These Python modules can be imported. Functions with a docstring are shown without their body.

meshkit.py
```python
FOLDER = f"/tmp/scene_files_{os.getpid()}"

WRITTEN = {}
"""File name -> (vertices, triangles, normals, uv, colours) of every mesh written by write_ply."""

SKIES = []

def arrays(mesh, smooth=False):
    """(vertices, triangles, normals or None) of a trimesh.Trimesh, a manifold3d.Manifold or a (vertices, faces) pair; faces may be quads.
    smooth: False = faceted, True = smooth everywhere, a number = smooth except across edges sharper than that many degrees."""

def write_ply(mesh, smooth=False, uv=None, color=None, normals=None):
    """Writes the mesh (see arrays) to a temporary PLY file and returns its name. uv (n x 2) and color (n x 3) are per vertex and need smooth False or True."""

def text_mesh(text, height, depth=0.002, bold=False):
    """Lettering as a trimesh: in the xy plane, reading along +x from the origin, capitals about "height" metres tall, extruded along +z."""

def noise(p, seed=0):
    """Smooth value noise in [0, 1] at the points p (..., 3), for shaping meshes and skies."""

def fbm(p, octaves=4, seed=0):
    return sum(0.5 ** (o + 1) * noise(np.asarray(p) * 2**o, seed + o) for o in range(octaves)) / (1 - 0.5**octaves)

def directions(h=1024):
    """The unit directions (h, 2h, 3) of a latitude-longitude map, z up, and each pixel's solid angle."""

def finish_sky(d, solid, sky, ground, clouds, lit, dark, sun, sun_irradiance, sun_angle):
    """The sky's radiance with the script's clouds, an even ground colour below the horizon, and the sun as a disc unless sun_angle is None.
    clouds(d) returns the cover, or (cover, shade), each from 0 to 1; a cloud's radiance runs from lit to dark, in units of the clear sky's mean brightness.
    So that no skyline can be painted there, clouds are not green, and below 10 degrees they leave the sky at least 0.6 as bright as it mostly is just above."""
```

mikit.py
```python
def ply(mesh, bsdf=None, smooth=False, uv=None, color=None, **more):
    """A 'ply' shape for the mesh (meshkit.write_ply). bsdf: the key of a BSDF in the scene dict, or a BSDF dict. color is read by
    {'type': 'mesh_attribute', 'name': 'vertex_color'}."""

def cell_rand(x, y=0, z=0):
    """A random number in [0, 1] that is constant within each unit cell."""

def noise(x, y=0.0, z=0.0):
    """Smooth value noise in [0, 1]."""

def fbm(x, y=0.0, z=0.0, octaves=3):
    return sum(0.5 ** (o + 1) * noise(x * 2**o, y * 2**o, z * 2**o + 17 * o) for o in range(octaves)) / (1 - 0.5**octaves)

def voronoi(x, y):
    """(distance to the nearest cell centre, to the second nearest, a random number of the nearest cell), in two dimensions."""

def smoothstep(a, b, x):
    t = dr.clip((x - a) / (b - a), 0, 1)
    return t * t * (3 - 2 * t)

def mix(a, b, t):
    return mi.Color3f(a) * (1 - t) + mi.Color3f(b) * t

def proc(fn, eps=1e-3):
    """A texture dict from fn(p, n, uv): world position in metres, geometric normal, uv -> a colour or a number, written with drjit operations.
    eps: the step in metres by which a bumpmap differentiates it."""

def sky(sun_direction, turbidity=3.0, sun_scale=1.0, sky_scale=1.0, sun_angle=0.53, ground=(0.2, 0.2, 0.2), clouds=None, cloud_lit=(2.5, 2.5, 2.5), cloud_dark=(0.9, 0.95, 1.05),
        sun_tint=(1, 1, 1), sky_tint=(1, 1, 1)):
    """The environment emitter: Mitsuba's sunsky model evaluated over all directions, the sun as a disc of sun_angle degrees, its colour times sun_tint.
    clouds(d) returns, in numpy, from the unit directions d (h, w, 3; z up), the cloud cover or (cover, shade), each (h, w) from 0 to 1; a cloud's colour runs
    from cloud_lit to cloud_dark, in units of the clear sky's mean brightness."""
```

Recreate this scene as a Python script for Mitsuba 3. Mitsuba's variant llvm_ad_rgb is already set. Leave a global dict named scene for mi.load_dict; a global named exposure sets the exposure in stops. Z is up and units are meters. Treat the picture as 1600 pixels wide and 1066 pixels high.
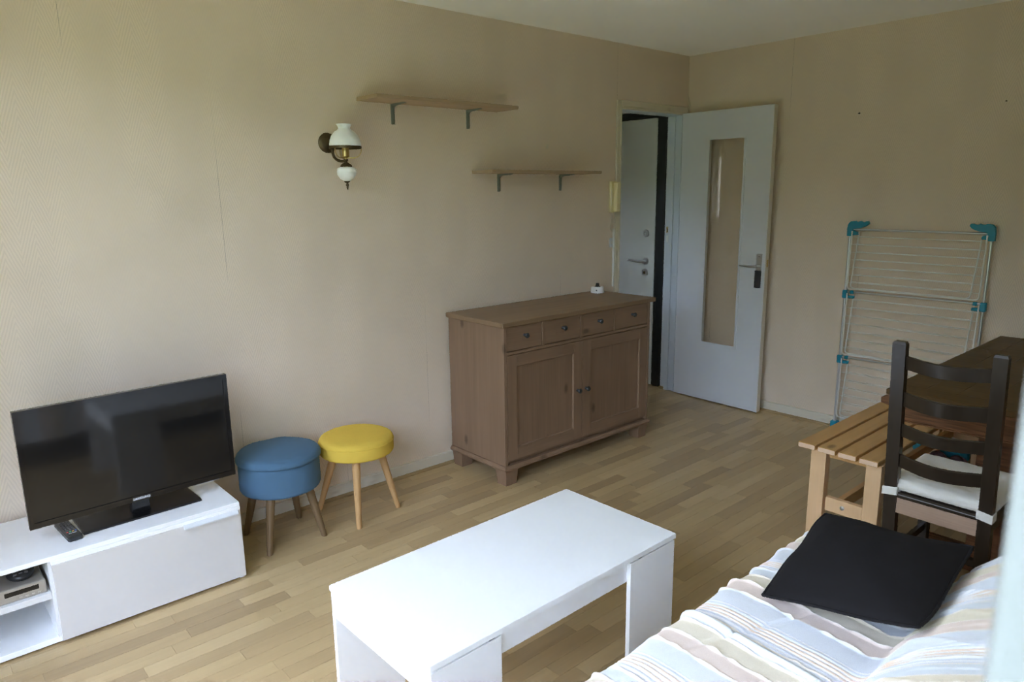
import math, random
import numpy as np, trimesh, drjit as dr, mitsuba as mi
import mikit, meshkit
from shapely.geometry import Polygon, box as sbox
from shapely import affinity

# ------------------------------------------------------------------ camera, light
T = mi.ScalarTransform4f
CAM = np.array([-4.6097, -3.2425, 1.5655])
FWD = np.array([0.6474, 0.7338, -0.2057]); UP = np.array([0.1455, 0.1457, 0.9786])
F_PX = 1118.28
scene, labels = {}, {}
scene['camera'] = {'type': 'thinlens', 'fov': 2 * math.degrees(math.atan(800 / F_PX)), 'fov_axis': 'x',
                   'aperture_radius': 0.0022, 'focus_distance': 3.2, 'near_clip': 0.02, 'far_clip': 200.0,
                   'to_world': T().look_at(origin=CAM.tolist(), target=(CAM + FWD).tolist(), up=UP.tolist())}
# overcast daylight that comes in through the French window behind the camera
scene['sky'] = mikit.sky([-0.5, 0.3, 0.8], turbidity=4.0, sun_scale=0.0, sky_scale=1.0, ground=(0.26, 0.28, 0.12),
                         clouds=lambda d: (np.full(d.shape[:2], 0.75), np.full(d.shape[:2], 0.0)),
                         cloud_lit=(0.97, 1.08, 1.42), cloud_dark=(0.9, 0.95, 1.0))
exposure = 6.52

rng = random.Random(7)
PI = math.pi

# ------------------------------------------------------------------ materials
noise, fbm, smoothstep, mix, voronoi = mikit.noise, mikit.fbm, mikit.smoothstep, mikit.mix, mikit.voronoi

def rgb(c): return {'type': 'rgb', 'value': [float(x) for x in c]}
def plain(name, c, rough=0.5, spec=0.5, **k):
    scene[name] = {'type': 'twosided', 'bsdf': {'type': 'principled', 'base_color': rgb(c), 'roughness': rough, 'specular': spec, **k}}
def tex(name, fn, rough=0.5, spec=0.5, bump=None, scale=1.0, eps=1e-3, **k):
    b = {'type': 'principled', 'base_color': mikit.proc(fn), 'roughness': rough, 'specular': spec, **k}
    if bump is not None:
        b = {'type': 'bumpmap', 'arbitrary': mikit.proc(bump, eps), 'scale': scale, 'bsdf': b}
    scene[name] = {'type': 'twosided', 'bsdf': b}

def chevron(a, z):
    """raised zigzag threads of the wallpaper: a across the wall, z up"""
    col = a / 0.105
    k = dr.floor(col)
    t = dr.abs(col - k - 0.5) * 2.0
    ph = (z + t * (0.13 + 0.03 * noise(k * 1.3)) + (noise(k * 3.7, z * 1.1) - 0.5) * 0.05 + 0.006 * noise(a * 90.0, z * 25.0)) / 0.030
    w = smoothstep(0.15, 0.75, 0.5 + 0.5 * dr.sin(ph * 2 * PI))
    return w * (0.25 + 0.75 * smoothstep(0.3, 0.65, noise(a * 7.0 + 3.0, z * 2.3))), k
def wall_coord(p, n):
    return dr.select(dr.abs(n.y) > 0.5, p.x, p.y)
def paper_col(p, n, uv):
    a = wall_coord(p, n)
    w, k = chevron(a, p.z)
    strip = a / 0.53
    f = strip - dr.floor(strip)
    zz = p.z * 1.0
    seam = smoothstep(0.0035, 0.0008, dr.abs(f - 0.5 + 0.004 * (noise(p.z * 1.5, dr.floor(strip)) - 0.5))) * smoothstep(0.55, 0.75, noise(p.z * 2.2, dr.floor(strip) * 7.0 + 1.3))
    band = noise(a * 7.0, p.z * 0.25)
    v = 1.0 + 0.075 * (w - 0.3) + 0.04 * (band - 0.5) + 0.03 * (fbm(a * 1.5, p.z * 1.5) - 0.5)
    c = mi.Color3f(0.69, 0.58, 0.46) * v
    stain = smoothstep(0.55, 0.8, fbm(a * 2.2 + 5.0, p.z * 2.0)) * 0.05
    c = c * (1 - stain)
    return c * (1 - 0.32 * seam)
tex('wallpaper', paper_col, 0.75, 0.25)
tex('plaster_white', lambda p, n, uv: mi.Color3f(0.80, 0.78, 0.75) * (0.97 + 0.06 * fbm(p.x * 2, p.y * 2, p.z)), 0.9, 0.2)
tex('hall_paint', lambda p, n, uv: mi.Color3f(0.78, 0.78, 0.74) * (0.97 + 0.06 * fbm(p.x * 2, p.y * 2, p.z * 2)), 0.8, 0.2)
tex('skirting_paint', lambda p, n, uv: mix((0.62, 0.575, 0.475), (0.52, 0.47, 0.38), smoothstep(0.66, 0.9, fbm(p.x * 9, p.y * 9, p.z * 30))), 0.45, 0.4)
tex('cream_paint', lambda p, n, uv: mix((0.60, 0.55, 0.43), (0.48, 0.42, 0.32), smoothstep(0.6, 0.85, fbm(p.x * 14, p.y * 14, p.z * 9))), 0.4, 0.5)
plain('door_paint', (0.61, 0.63, 0.66), 0.35, 0.5)
plain('recess_paint', (0.42, 0.36, 0.28), 0.7, 0.3)
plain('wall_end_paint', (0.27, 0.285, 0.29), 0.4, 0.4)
plain('door_edge', (0.62, 0.58, 0.50), 0.4, 0.5)
plain('jamb_paint', (0.55, 0.60, 0.65), 0.35, 0.5)
plain('entry_paint', (0.62, 0.64, 0.60), 0.3, 0.5)
plain('black_paint', (0.010, 0.012, 0.012), 0.35, 0.5)
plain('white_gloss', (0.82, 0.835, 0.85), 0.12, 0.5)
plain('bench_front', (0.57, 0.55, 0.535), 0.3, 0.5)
plain('white_satin', (0.80, 0.80, 0.80), 0.3, 0.5)
plain('back_grey', (0.30, 0.31, 0.29), 0.6, 0.3)
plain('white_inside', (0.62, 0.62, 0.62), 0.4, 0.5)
plain('white_plastic', (0.75, 0.75, 0.74), 0.35, 0.5)
plain('cream_plastic', (0.74, 0.66, 0.40), 0.4, 0.5)
plain('dark_plastic', (0.018, 0.019, 0.021), 0.35, 0.5)
plain('black_gloss', (0.006, 0.006, 0.007), 0.08, 0.5)
plain('tv_screen', (0.008, 0.008, 0.0085), 0.07, 0.5)
plain('tv_silver', (0.6, 0.62, 0.64), 0.35, 0.5)
plain('button_grey', (0.10, 0.10, 0.11), 0.5, 0.4)
for nm, c in dict(red=(0.55, 0.05, 0.06), green=(0.05, 0.35, 0.16), amber=(0.6, 0.33, 0.05), blue=(0.06, 0.15, 0.5)).items():
    plain('button_' + nm, c, 0.4)
plain('player_silver', (0.36, 0.33, 0.29), 0.35, 0.5, metallic=0.35)
plain('turquoise', (0.014, 0.225, 0.335), 0.4, 0.5)
plain('wire_white', (0.72, 0.72, 0.68), 0.35, 0.5)
plain('opal_glass', (0.82, 0.84, 0.83), 0.12, 0.5)
plain('bracket_grey', (0.20, 0.215, 0.185), 0.45, 0.5, metallic=0.3)
plain('knob_dark', (0.035, 0.038, 0.042), 0.35, 0.5)
plain('rubber_dark', (0.02, 0.018, 0.015), 0.6, 0.3)
plain('ivory', (0.62, 0.58, 0.48), 0.5, 0.4)
for nm, c, r in (('steel', (0.55, 0.55, 0.54), 0.28), ('tube_metal', (0.62, 0.64, 0.66), 0.3), ('brass_dark', (0.10, 0.075, 0.04), 0.42), ('brass', (0.50, 0.37, 0.14), 0.3)):
    scene[nm] = {'type': 'twosided', 'bsdf': {'type': 'principled', 'base_color': rgb(c), 'roughness': r, 'metallic': 0.9, 'specular': 0.5}}
scene['pane_glass'] = {'type': 'thindielectric', 'int_ior': 1.5}
scene['door_glass'] = {'type': 'thindielectric', 'int_ior': 1.5, 'specular_transmittance': rgb((0.90, 0.88, 0.84))}

def wood(axis, light, dark, freq=70.0, stretch=2.0, knots=0.0, seed=0.0, pores=0.25):
    """grain that runs along one axis (0, 1, 2)"""
    o = [i for i in range(3) if i != axis]
    def fn(p, n, uv):
        q = [p.x, p.y, p.z]
        l, a, b = q[axis] + seed, q[o[0]] + seed * 0.37, q[o[1]] + seed * 0.11
        warp = fbm(l * 1.6, a * 6, b * 6) * 0.16
        g = fbm((a + warp * 0.22) * freq, (b + warp * 0.22) * freq, l * stretch)
        fine = noise(a * freq * 7, b * freq * 7, l * stretch * 5)
        t = dr.clip(0.55 * g + 0.55 * fbm(a * 9, b * 9, l * 1.3) + pores * (fine - 0.5) - 0.05, 0, 1)
        c = mix(light, dark, t)
        if knots:
            d1, d2, w = voronoi(l * 3.1 + seed, (a + b) * 6.0)
            kn = smoothstep(0.13, 0.03, d1) * smoothstep(1 - knots, 1 - knots + 0.05, w)
            c = c * (1 - 0.45 * kn)
        return c
    return fn
PLANK_TONES = [((0.503, 0.376, 0.201), (0.413, 0.297, 0.148)), ((0.472, 0.347, 0.182), (0.382, 0.269, 0.134)), ((0.424, 0.307, 0.162), (0.337, 0.235, 0.118)),
               ((0.530, 0.401, 0.220), (0.438, 0.318, 0.163)), ((0.445, 0.323, 0.171), (0.356, 0.249, 0.124)), ((0.382, 0.273, 0.146), (0.302, 0.209, 0.105))]
MEAN_TONE = np.mean(PLANK_TONES, axis=0)
for i, (a, b) in enumerate(np.array(PLANK_TONES) * 0.88 + MEAN_TONE * 0.12):
    a, b = tuple(map(float, a)), tuple(map(float, b))
    tex(f'laminate_{i}', wood(0, a, b, 60, 1.6, seed=i * 3.3), 0.38, 0.45)
plain('floor_base', (0.10, 0.07, 0.04), 0.7)
SB_L, SB_D = (0.255, 0.163, 0.102), (0.165, 0.102, 0.062)
tex('stain_x', wood(0, SB_L, SB_D, 45, 1.5, 0.35, 1.0), 0.42, 0.45)
tex('stain_z', wood(2, SB_L, SB_D, 45, 1.5, 0.45, 2.0), 0.42, 0.45)
tex('stain_top', wood(0, (0.240, 0.155, 0.088), (0.185, 0.118, 0.066), 45, 1.5, 0.0, 3.0), 0.40, 0.45)
tex('shelf_wood', wood(0, (0.44, 0.32, 0.21), (0.34, 0.235, 0.145), 50, 1.4, 0, 5.0), 0.5, 0.4)
tex('trim_wood', wood(0, (0.38, 0.27, 0.13), (0.28, 0.19, 0.09), 60, 1.4, 0, 6.0), 0.45, 0.4)
tex('pine_x', wood(0, (0.60, 0.35, 0.135), (0.47, 0.255, 0.09), 42, 1.3, 0.25, 7.0), 0.42, 0.45)
tex('pine_z', wood(2, (0.74, 0.50, 0.285), (0.63, 0.40, 0.21), 42, 1.3, 0.25, 8.0), 0.42, 0.45)
tex('pine_end', wood(1, (0.78, 0.58, 0.41), (0.66, 0.45, 0.30), 90, 6, 0, 8.4), 0.6, 0.3)
tex('beech', wood(2, (0.56, 0.34, 0.155), (0.45, 0.26, 0.11), 60, 1.5, 0, 9.0), 0.4, 0.45)
tex('oak_dark', wood(2, (0.195, 0.125, 0.062), (0.12, 0.074, 0.036), 60, 1.5, 0, 10.0), 0.4, 0.45)
tex('table_top', wood(1, (0.105, 0.056, 0.016), (0.052, 0.027, 0.008), 26, 1.2, 0.2, 11.0), 0.42, 0.22)
tex('table_apron', wood(1, (0.270, 0.115, 0.045), (0.040, 0.018, 0.010), 30, 2.0, 0.35, 12.0, 0.6), 0.45, 0.25)
tex('chair_dark', wood(2, (0.034, 0.024, 0.016), (0.022, 0.015, 0.010), 60, 2, 0, 13.0), 0.24, 0.4)
tex('chair_rail', wood(1, (0.46, 0.32, 0.225), (0.28, 0.185, 0.125), 34, 2, 0.3, 14.0, 0.4), 0.45, 0.4)

def weave(base, amp=0.10, f=900.0):
    def fn(p, n, uv):
        return mi.Color3f(base) * (1 - amp / 2 + amp * noise(p.x * f, p.y * f, p.z * f) + 0.12 * (fbm(p.x * 9, p.y * 9, p.z * 9) - 0.5))
    return fn
tex('felt_blue', weave((0.070, 0.136, 0.212), 0.10), 0.85, 0.2, sheen=0.7)
tex('felt_yellow', weave((0.64, 0.445, 0.072), 0.10), 0.9, 0.15, sheen=0.3)
tex('cotton_white', weave((0.70, 0.68, 0.62), 0.06), 0.95, 0.1)
tex('cotton_black', weave((0.0165, 0.0155, 0.0170), 0.25, 500.0), 0.95, 0.08, sheen=0.35)
tex('slipper_pink', weave((0.36, 0.25, 0.27), 0.10), 0.9, 0.1)
plain('slipper_grey', (0.40, 0.42, 0.42), 0.8, 0.2)
plain('sofa_fabric', (0.33, 0.31, 0.29), 0.9, 0.1)

# throw stripes: boundaries in metres along the sofa (measured from its left end), one repeat = 0.397 m
BLUE, PINK, CREAM, BLUE2 = (0.735, 0.765, 0.82), (0.76, 0.645, 0.575), (0.76, 0.695, 0.565), (0.675, 0.71, 0.75)
REPEAT, X0 = 0.331, -3.013
def throw_col(p, n, uv):
    s = (uv.x - X0) / REPEAT
    s = (s - dr.floor(s)) * REPEAT
    c = mi.Color3f(BLUE)
    def band(a, b, col, c, e=0.0012):
        t = smoothstep(a - e, a + e, s) * (1 - smoothstep(b - e, b + e, s))
        return mix(c, col, t) if not isinstance(col, mi.Color3f) else c * (1 - t) + col * t
    c = band(0.070, 0.128, PINK, c)
    c = band(0.128, 0.190, CREAM, c)
    c = band(0.190, 0.240, BLUE2, c)
    line = 0.5 + 0.5 * dr.sin((s - 0.24) / 0.0145 * 2 * PI)
    thin = mix((0.84, 0.84, 0.85), (0.81, 0.665, 0.55), smoothstep(0.35, 0.65, line))
    thin2 = mix((0.85, 0.85, 0.87), (0.68, 0.72, 0.80), smoothstep(0.4, 0.6, line))
    c = band(0.240, 0.262, thin2, c); c = band(0.262, 0.312, thin, c); c = band(0.312, 0.331, thin2, c)
    for q in (0.0705, 0.1285, 0.1905, 0.2395):
        c = band(q - 0.0022, q + 0.0022, (0.86, 0.80, 0.73), c, 0.0008)
    return c * (0.95 + 0.10 * noise(p.x * 700, p.y * 700, p.z * 700))
tex('throw_cotton', throw_col, 0.95, 0.1)

# ------------------------------------------------------------------ mesh helpers
def M(v, f): return trimesh.Trimesh(np.asarray(v, float), np.asarray(f, int), process=False)
def join(ms): return trimesh.util.concatenate([m for m in ms])
def bx(x0, x1, y0, y1, z0, z1, r=0.0):
    x0, x1 = min(x0, x1), max(x0, x1); y0, y1 = min(y0, y1), max(y0, y1); z0, z1 = min(z0, z1), max(z0, z1)
    if r <= 0:
        m = trimesh.creation.box([x1 - x0, y1 - y0, z1 - z0]); m.apply_translation([(x0 + x1) / 2, (y0 + y1) / 2, (z0 + z1) / 2]); return m
    r = min(r, (x1 - x0) * 0.45, (y1 - y0) * 0.45, (z1 - z0) * 0.45)
    P = []
    for sx in (0, 1):
        for sy in (0, 1):
            for sz in (0, 1):
                for k in range(3):
                    d = [r, r, r]; d[k] = 0
                    P.append([(x1 - d[0]) if sx else (x0 + d[0]), (y1 - d[1]) if sy else (y0 + d[1]), (z1 - d[2]) if sz else (z0 + d[2])])
    return trimesh.convex.convex_hull(np.array(P))
def hull(P): return trimesh.convex.convex_hull(np.asarray(P, float))
def frames(P):
    P = np.asarray(P, float); n = len(P); t = np.gradient(P, axis=0); t /= np.linalg.norm(t, axis=1)[:, None]
    a = np.array([0, 0, 1.0]) if abs(t[0, 2]) < 0.9 else np.array([1.0, 0, 0])
    u = np.cross(t[0], a); u /= np.linalg.norm(u); U = [u]
    for i in range(1, n):
        u = U[-1] - t[i] * (U[-1] @ t[i]); u /= np.linalg.norm(u); U.append(u)
    U = np.array(U); return P, U, np.cross(t, U)
def tube(P, r, n=10, closed=False):
    P, U, V = frames(P); R = np.broadcast_to(np.asarray(r, float), (len(P),))
    a = np.linspace(0, 2 * PI, n, endpoint=False)
    v = (P[:, None] + R[:, None, None] * (np.cos(a)[None, :, None] * U[:, None] + np.sin(a)[None, :, None] * V[:, None])).reshape(-1, 3)
    f, m = [], len(P)
    for i in range(m - 1):
        for j in range(n):
            A, B = i * n + j, i * n + (j + 1) % n
            f += [[A, B, B + n], [A, B + n, A + n]]
    v = np.vstack([v, P[0], P[-1]]); c0, c1 = m * n, m * n + 1
    for j in range(n):
        f += [[c0, (j + 1) % n, j], [c1, (m - 1) * n + j, (m - 1) * n + (j + 1) % n]]
    mm = M(v, f); mm.fix_normals() if len(f) < 400 else None
    return mm
def lathe(prof, n=40, c=(0, 0, 0)):
    prof = np.asarray(prof, float); a = np.linspace(0, 2 * PI, n, endpoint=False)
    v, f, m = [], [], len(prof)
    for r, z in prof:
        v += [[c[0] + r * math.cos(t), c[1] + r * math.sin(t), c[2] + z] for t in a]
    for i in range(m - 1):
        for j in range(n):
            A, B = i * n + j, i * n + (j + 1) % n
            f += [[A, B, B + n], [A, B + n, A + n]]
    mm = trimesh.Trimesh(np.array(v), np.array(f), process=True); mm.merge_vertices(); mm.update_faces(mm.nondegenerate_faces()); mm.fix_normals(); return mm
def prism(poly, h, frame=None):
    """polygon (2-D, may have holes) extruded by h along local z; frame = (origin, ex, ey) -> ez = ex x ey"""
    m = trimesh.creation.extrude_polygon(poly if isinstance(poly, Polygon) else Polygon(poly), h, engine='earcut')
    if frame is not None:
        o, ex, ey = [np.asarray(q, float) for q in frame]
        A = np.eye(4); A[:3, 0] = ex; A[:3, 1] = ey; A[:3, 2] = np.cross(ex, ey); A[:3, 3] = o
        m.apply_transform(A)
    return m
def curve(pts, n=40, closed=False):
    from scipy.interpolate import CubicSpline
    P = np.asarray(pts, float); t = np.r_[0, np.cumsum(np.linalg.norm(np.diff(P, axis=0), axis=1))]
    return CubicSpline(t, P)(np.linspace(0, t[-1], n))
def rotz(m, a, c=(0, 0, 0)):
    m.apply_translation(-np.asarray(c, float)); m.apply_transform(trimesh.transformations.rotation_matrix(a, [0, 0, 1])); m.apply_translation(np.asarray(c, float)); return m

# ------------------------------------------------------------------ naming helpers
def numbered(k):
    if k not in scene and k not in labels and k not in roots: return k
    i = 1
    while f'{k}_{i:03d}' in scene or f'{k}_{i:03d}' in roots: i += 1
    return f'{k}_{i:03d}'
roots = set()
def thing(name, label, cat, group=None):
    k = numbered(name); roots.add(k)
    labels[k] = {'label': label, 'category': cat}
    if group: labels[k]['group'] = group
    return k
def part(parent, name, mesh, mat, smooth=30, label=None, **kw):
    k = numbered(parent + '__' + name); scene[k] = mikit.ply(mesh, mat, smooth, **kw)
    if label: labels[k] = {'label': label}
    return k
def one(name, mesh, mat, label, cat, smooth=30, group=None, **kw):
    k = thing(name, label, cat, group); scene[k] = mikit.ply(mesh, mat, smooth, **kw); return k
def struct(name, mesh, mat, label, cat, smooth=False):
    k = numbered(name); roots.add(k)
    if mesh is not None: scene[k] = mikit.ply(mesh, mat, smooth)
    labels[k] = {'label': label, 'category': cat, 'kind': 'structure'}
    return k

# ------------------------------------------------------------------ room shell
H, XW, YR, TH = 2.5, -4.95, -4.4, 0.13
# wall behind sideboard and television (y = 0), doorway cut out
DX0, DX1, DZ = -0.80, -0.02, 2.115
pl = Polygon([(XW - 0.25, 0), (DX0, 0), (DX0, DZ), (DX1, DZ), (DX1, 0), (0.2, 0), (0.2, H), (XW - 0.25, H)])
struct('wall_left', prism(pl, TH, ((0, TH, 0), (1, 0, 0), (0, 0, 1))), 'wallpaper', 'long wall papered in pinkish beige zigzag paper behind sideboard and television', 'wall')
struct('wall_back', bx(0, 0.2, YR - 0.2, 0, 0, H), 'wallpaper', 'beige papered end wall behind the open door and drying rack', 'wall')
struct('wall_right', bx(-4.2595, 0.0, -3.298, -3.172, 0, H), 'recess_paint', 'light brown painted wall behind the sofa, out of the frame', 'wall')
struct('wall_recess', bx(XW - 0.25, 0.2, YR - 0.2, YR, 0, H), 'recess_paint', 'light brown painted wall of the recess behind the camera', 'wall')
struct('ceiling', bx(XW - 0.25, 0.2, YR - 0.2, TH, H, H + 0.15), 'plaster_white', 'plain white painted ceiling', 'ceiling')
struct('ceiling_hall', bx(-1.9, 0.2, TH, 1.6, H, H + 0.15), 'plaster_white', 'white ceiling of the entrance hall', 'ceiling')
WY0, WY1, WZ0, WZ1 = -3.9, -.75, 0.06, 2.35
pl = Polygon([(YR, 0), (0, 0), (0, H), (YR, H)], [[(WY0, WZ0), (WY1, WZ0), (WY1, WZ1), (WY0, WZ1)]])
struct('wall_window', prism(pl, 0.25, ((XW - 0.25, 0, 0), (0, 1, 0), (0, 0, 1))), 'recess_paint', 'light brown painted wall with the wide window behind the camera', 'wall')
w1 = struct('window_1', None, None, 'wide white framed glazed window behind the camera', 'window')
for k in range(4):
    y0 = WY0 + (WY1 - WY0) * k / 4; y1 = WY0 + (WY1 - WY0) * (k + 1) / 4
    fr = Polygon([(y0, WZ0), (y1, WZ0), (y1, WZ1), (y0, WZ1)], [[(y0 + .05, WZ0 + .07), (y1 - .05, WZ0 + .07), (y1 - .05, WZ1 - .05), (y0 + .05, WZ1 - .05)]])
    part(w1, 'sash', prism(fr, 0.05, ((XW - 0.16, 0, 0), (0, 1, 0), (0, 0, 1))), 'white_satin', False)
    part(w1, 'pane', M([[XW - .135, y0 + .05, WZ0 + .07], [XW - .135, y1 - .05, WZ0 + .07], [XW - .135, y1 - .05, WZ1 - .05], [XW - .135, y0 + .05, WZ1 - .05]], [[0, 1, 2], [0, 2, 3]]), 'pane_glass', False)

# trees that stand in front of the window, behind the camera
tex('leaves', lambda p, n, uv: mix((0.15, 0.19, 0.055), (0.07, 0.10, 0.03), fbm(p.x * 3, p.y * 3, p.z * 3)), 0.7, 0.3)
ms = []
for i, (x, y, r, zc) in enumerate(((-14.2, 7.5, 3.1, .9), (-13.6, 3.4, 2.9, .6), (-14.5, -0.6, 3.2, 1.0), (-13.7, -4.6, 2.8, .7), (-14.3, -8.4, 3.1, .8), (-13.8, -12.4, 2.9, 1.0), (-14.6, -16.5, 3.2, .7))):
    m = trimesh.creation.icosphere(4, 1.0); v = m.vertices
    m.vertices = v * (np.array([r * .8, r * .95, r]) * (.82 + .36 * meshkit.fbm(v * 3.1 + i * 7.0, 4, 3)[:, None])) + np.array([x, y, zc]); ms.append(m)
k = one('hedge', join(ms), 'leaves', 'dense green foliage outside the window, behind the camera', 'hedge', True); labels[k]['kind'] = 'stuff'

# painted end of the wall behind the sofa, at the right edge of the picture
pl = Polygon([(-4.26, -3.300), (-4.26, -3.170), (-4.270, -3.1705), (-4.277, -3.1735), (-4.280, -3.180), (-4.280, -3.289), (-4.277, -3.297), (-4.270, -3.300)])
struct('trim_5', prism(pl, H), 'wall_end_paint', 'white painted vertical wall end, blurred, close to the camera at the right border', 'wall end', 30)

# hall beyond the doorway
struct('wall_hall_back', bx(-1.75, 0.2, 1.45, 1.6, 0, H), 'hall_paint', 'pale wall at the far side of the entrance hall', 'wall')
HW = (0.57, 0.93, 1.25, 1.90)
pl = Polygon([(TH, 0), (1.6, 0), (1.6, H), (TH, H)], [[(HW[0], HW[2]), (HW[1], HW[2]), (HW[1], HW[3]), (HW[0], HW[3])]])
struct('wall_hall_left', prism(pl, 0.15, ((-1.9, 0, 0), (0, 1, 0), (0, 0, 1))), 'hall_paint', 'pale side wall of the entrance hall with a small window, hidden by the living room wall', 'wall')
w2 = struct('window_2', None, None, 'small white framed window in the hall, hidden by the living room wall', 'window')
part(w2, 'sash', prism(Polygon([(HW[0], HW[2]), (HW[1], HW[2]), (HW[1], HW[3]), (HW[0], HW[3])], [[(HW[0] + .04, HW[2] + .04), (HW[1] - .04, HW[2] + .04), (HW[1] - .04, HW[3] - .04), (HW[0] + .04, HW[3] - .04)]]), 0.05, ((-1.85, 0, 0), (0, 1, 0), (0, 0, 1))), 'white_satin', False)
part(w2, 'pane', M([[-1.825, HW[0] + .04, HW[2] + .04], [-1.825, HW[1] - .04, HW[2] + .04], [-1.825, HW[1] - .04, HW[3] - .04], [-1.825, HW[0] + .04, HW[3] - .04]], [[0, 1, 2], [0, 2, 3]]), 'pane_glass', False)
struct('wall_hall_right', bx(0.0, 0.2, TH, 1.6, 0, H), 'hall_paint', 'pale wall around the entrance door in the hall', 'wall')

# floor: strips of laminate that run along the long wall
fl = struct('floor', prism(Polygon([(XW - .25, YR - .2), (.2, YR - .2), (.2, 1.6), (-1.9, 1.6), (-1.9, TH), (XW - .25, TH)]), .114, ((0, 0, -.12), (1, 0, 0), (0, 1, 0))), 'floor_base', 'laminate floor of light oak coloured strips', 'floor')
OCC = [(-4.9, -3.65, -.47, 0, .05, .35), (-2.25, -1.0, -.5, 0, .1, .9), (-3.757, -2.757, -1.96, -1.46, .36, .45), (-4.5, -2.4, -2.95, -2.25, .05, .46), (-4.5, -2.4, -3.1, -2.7, .05, .8), (-0.12, -0.08, -.75, -.03, 0.01, 2.08), (-1.58, -.03, -2.93, -2.13, .63, .75), (-4.275, 0, -3.3, -3.17, 0, 2.5), (-5.3, -.8, 0, .13, 0, 2.5)]
RGT = np.cross(FWD, UP); RGT /= np.linalg.norm(RGT)
def project(P):
    d = np.asarray(P, float) - CAM; z = d @ FWD
    return np.stack([800 + F_PX * (d @ RGT) / np.maximum(z, 1e-3), 533 - F_PX * (d @ UP) / np.maximum(z, 1e-3), z], -1)
def visible(P):
    q = project(P); ok = (q[:, 0] > 0) & (q[:, 0] < 1600) & (q[:, 1] > 0) & (q[:, 1] < 1066) & (q[:, 2] > 0.05)
    d = P - CAM
    for b in OCC:
        lo, hi = np.array([b[0], b[2], b[4]]), np.array([b[1], b[3], b[5]])
        with np.errstate(divide='ignore', invalid='ignore'):
            t0, t1 = (lo - CAM) / d, (hi - CAM) / d
        n, f = np.minimum(t0, t1).max(1), np.maximum(t0, t1).min(1)
        ok &= ~((n < f) & (f > 0) & (n < 0.995))
    return ok
planks, SW, G = [], 0.0655, 0.0003
row = 0; y = YR
prev = None
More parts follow.
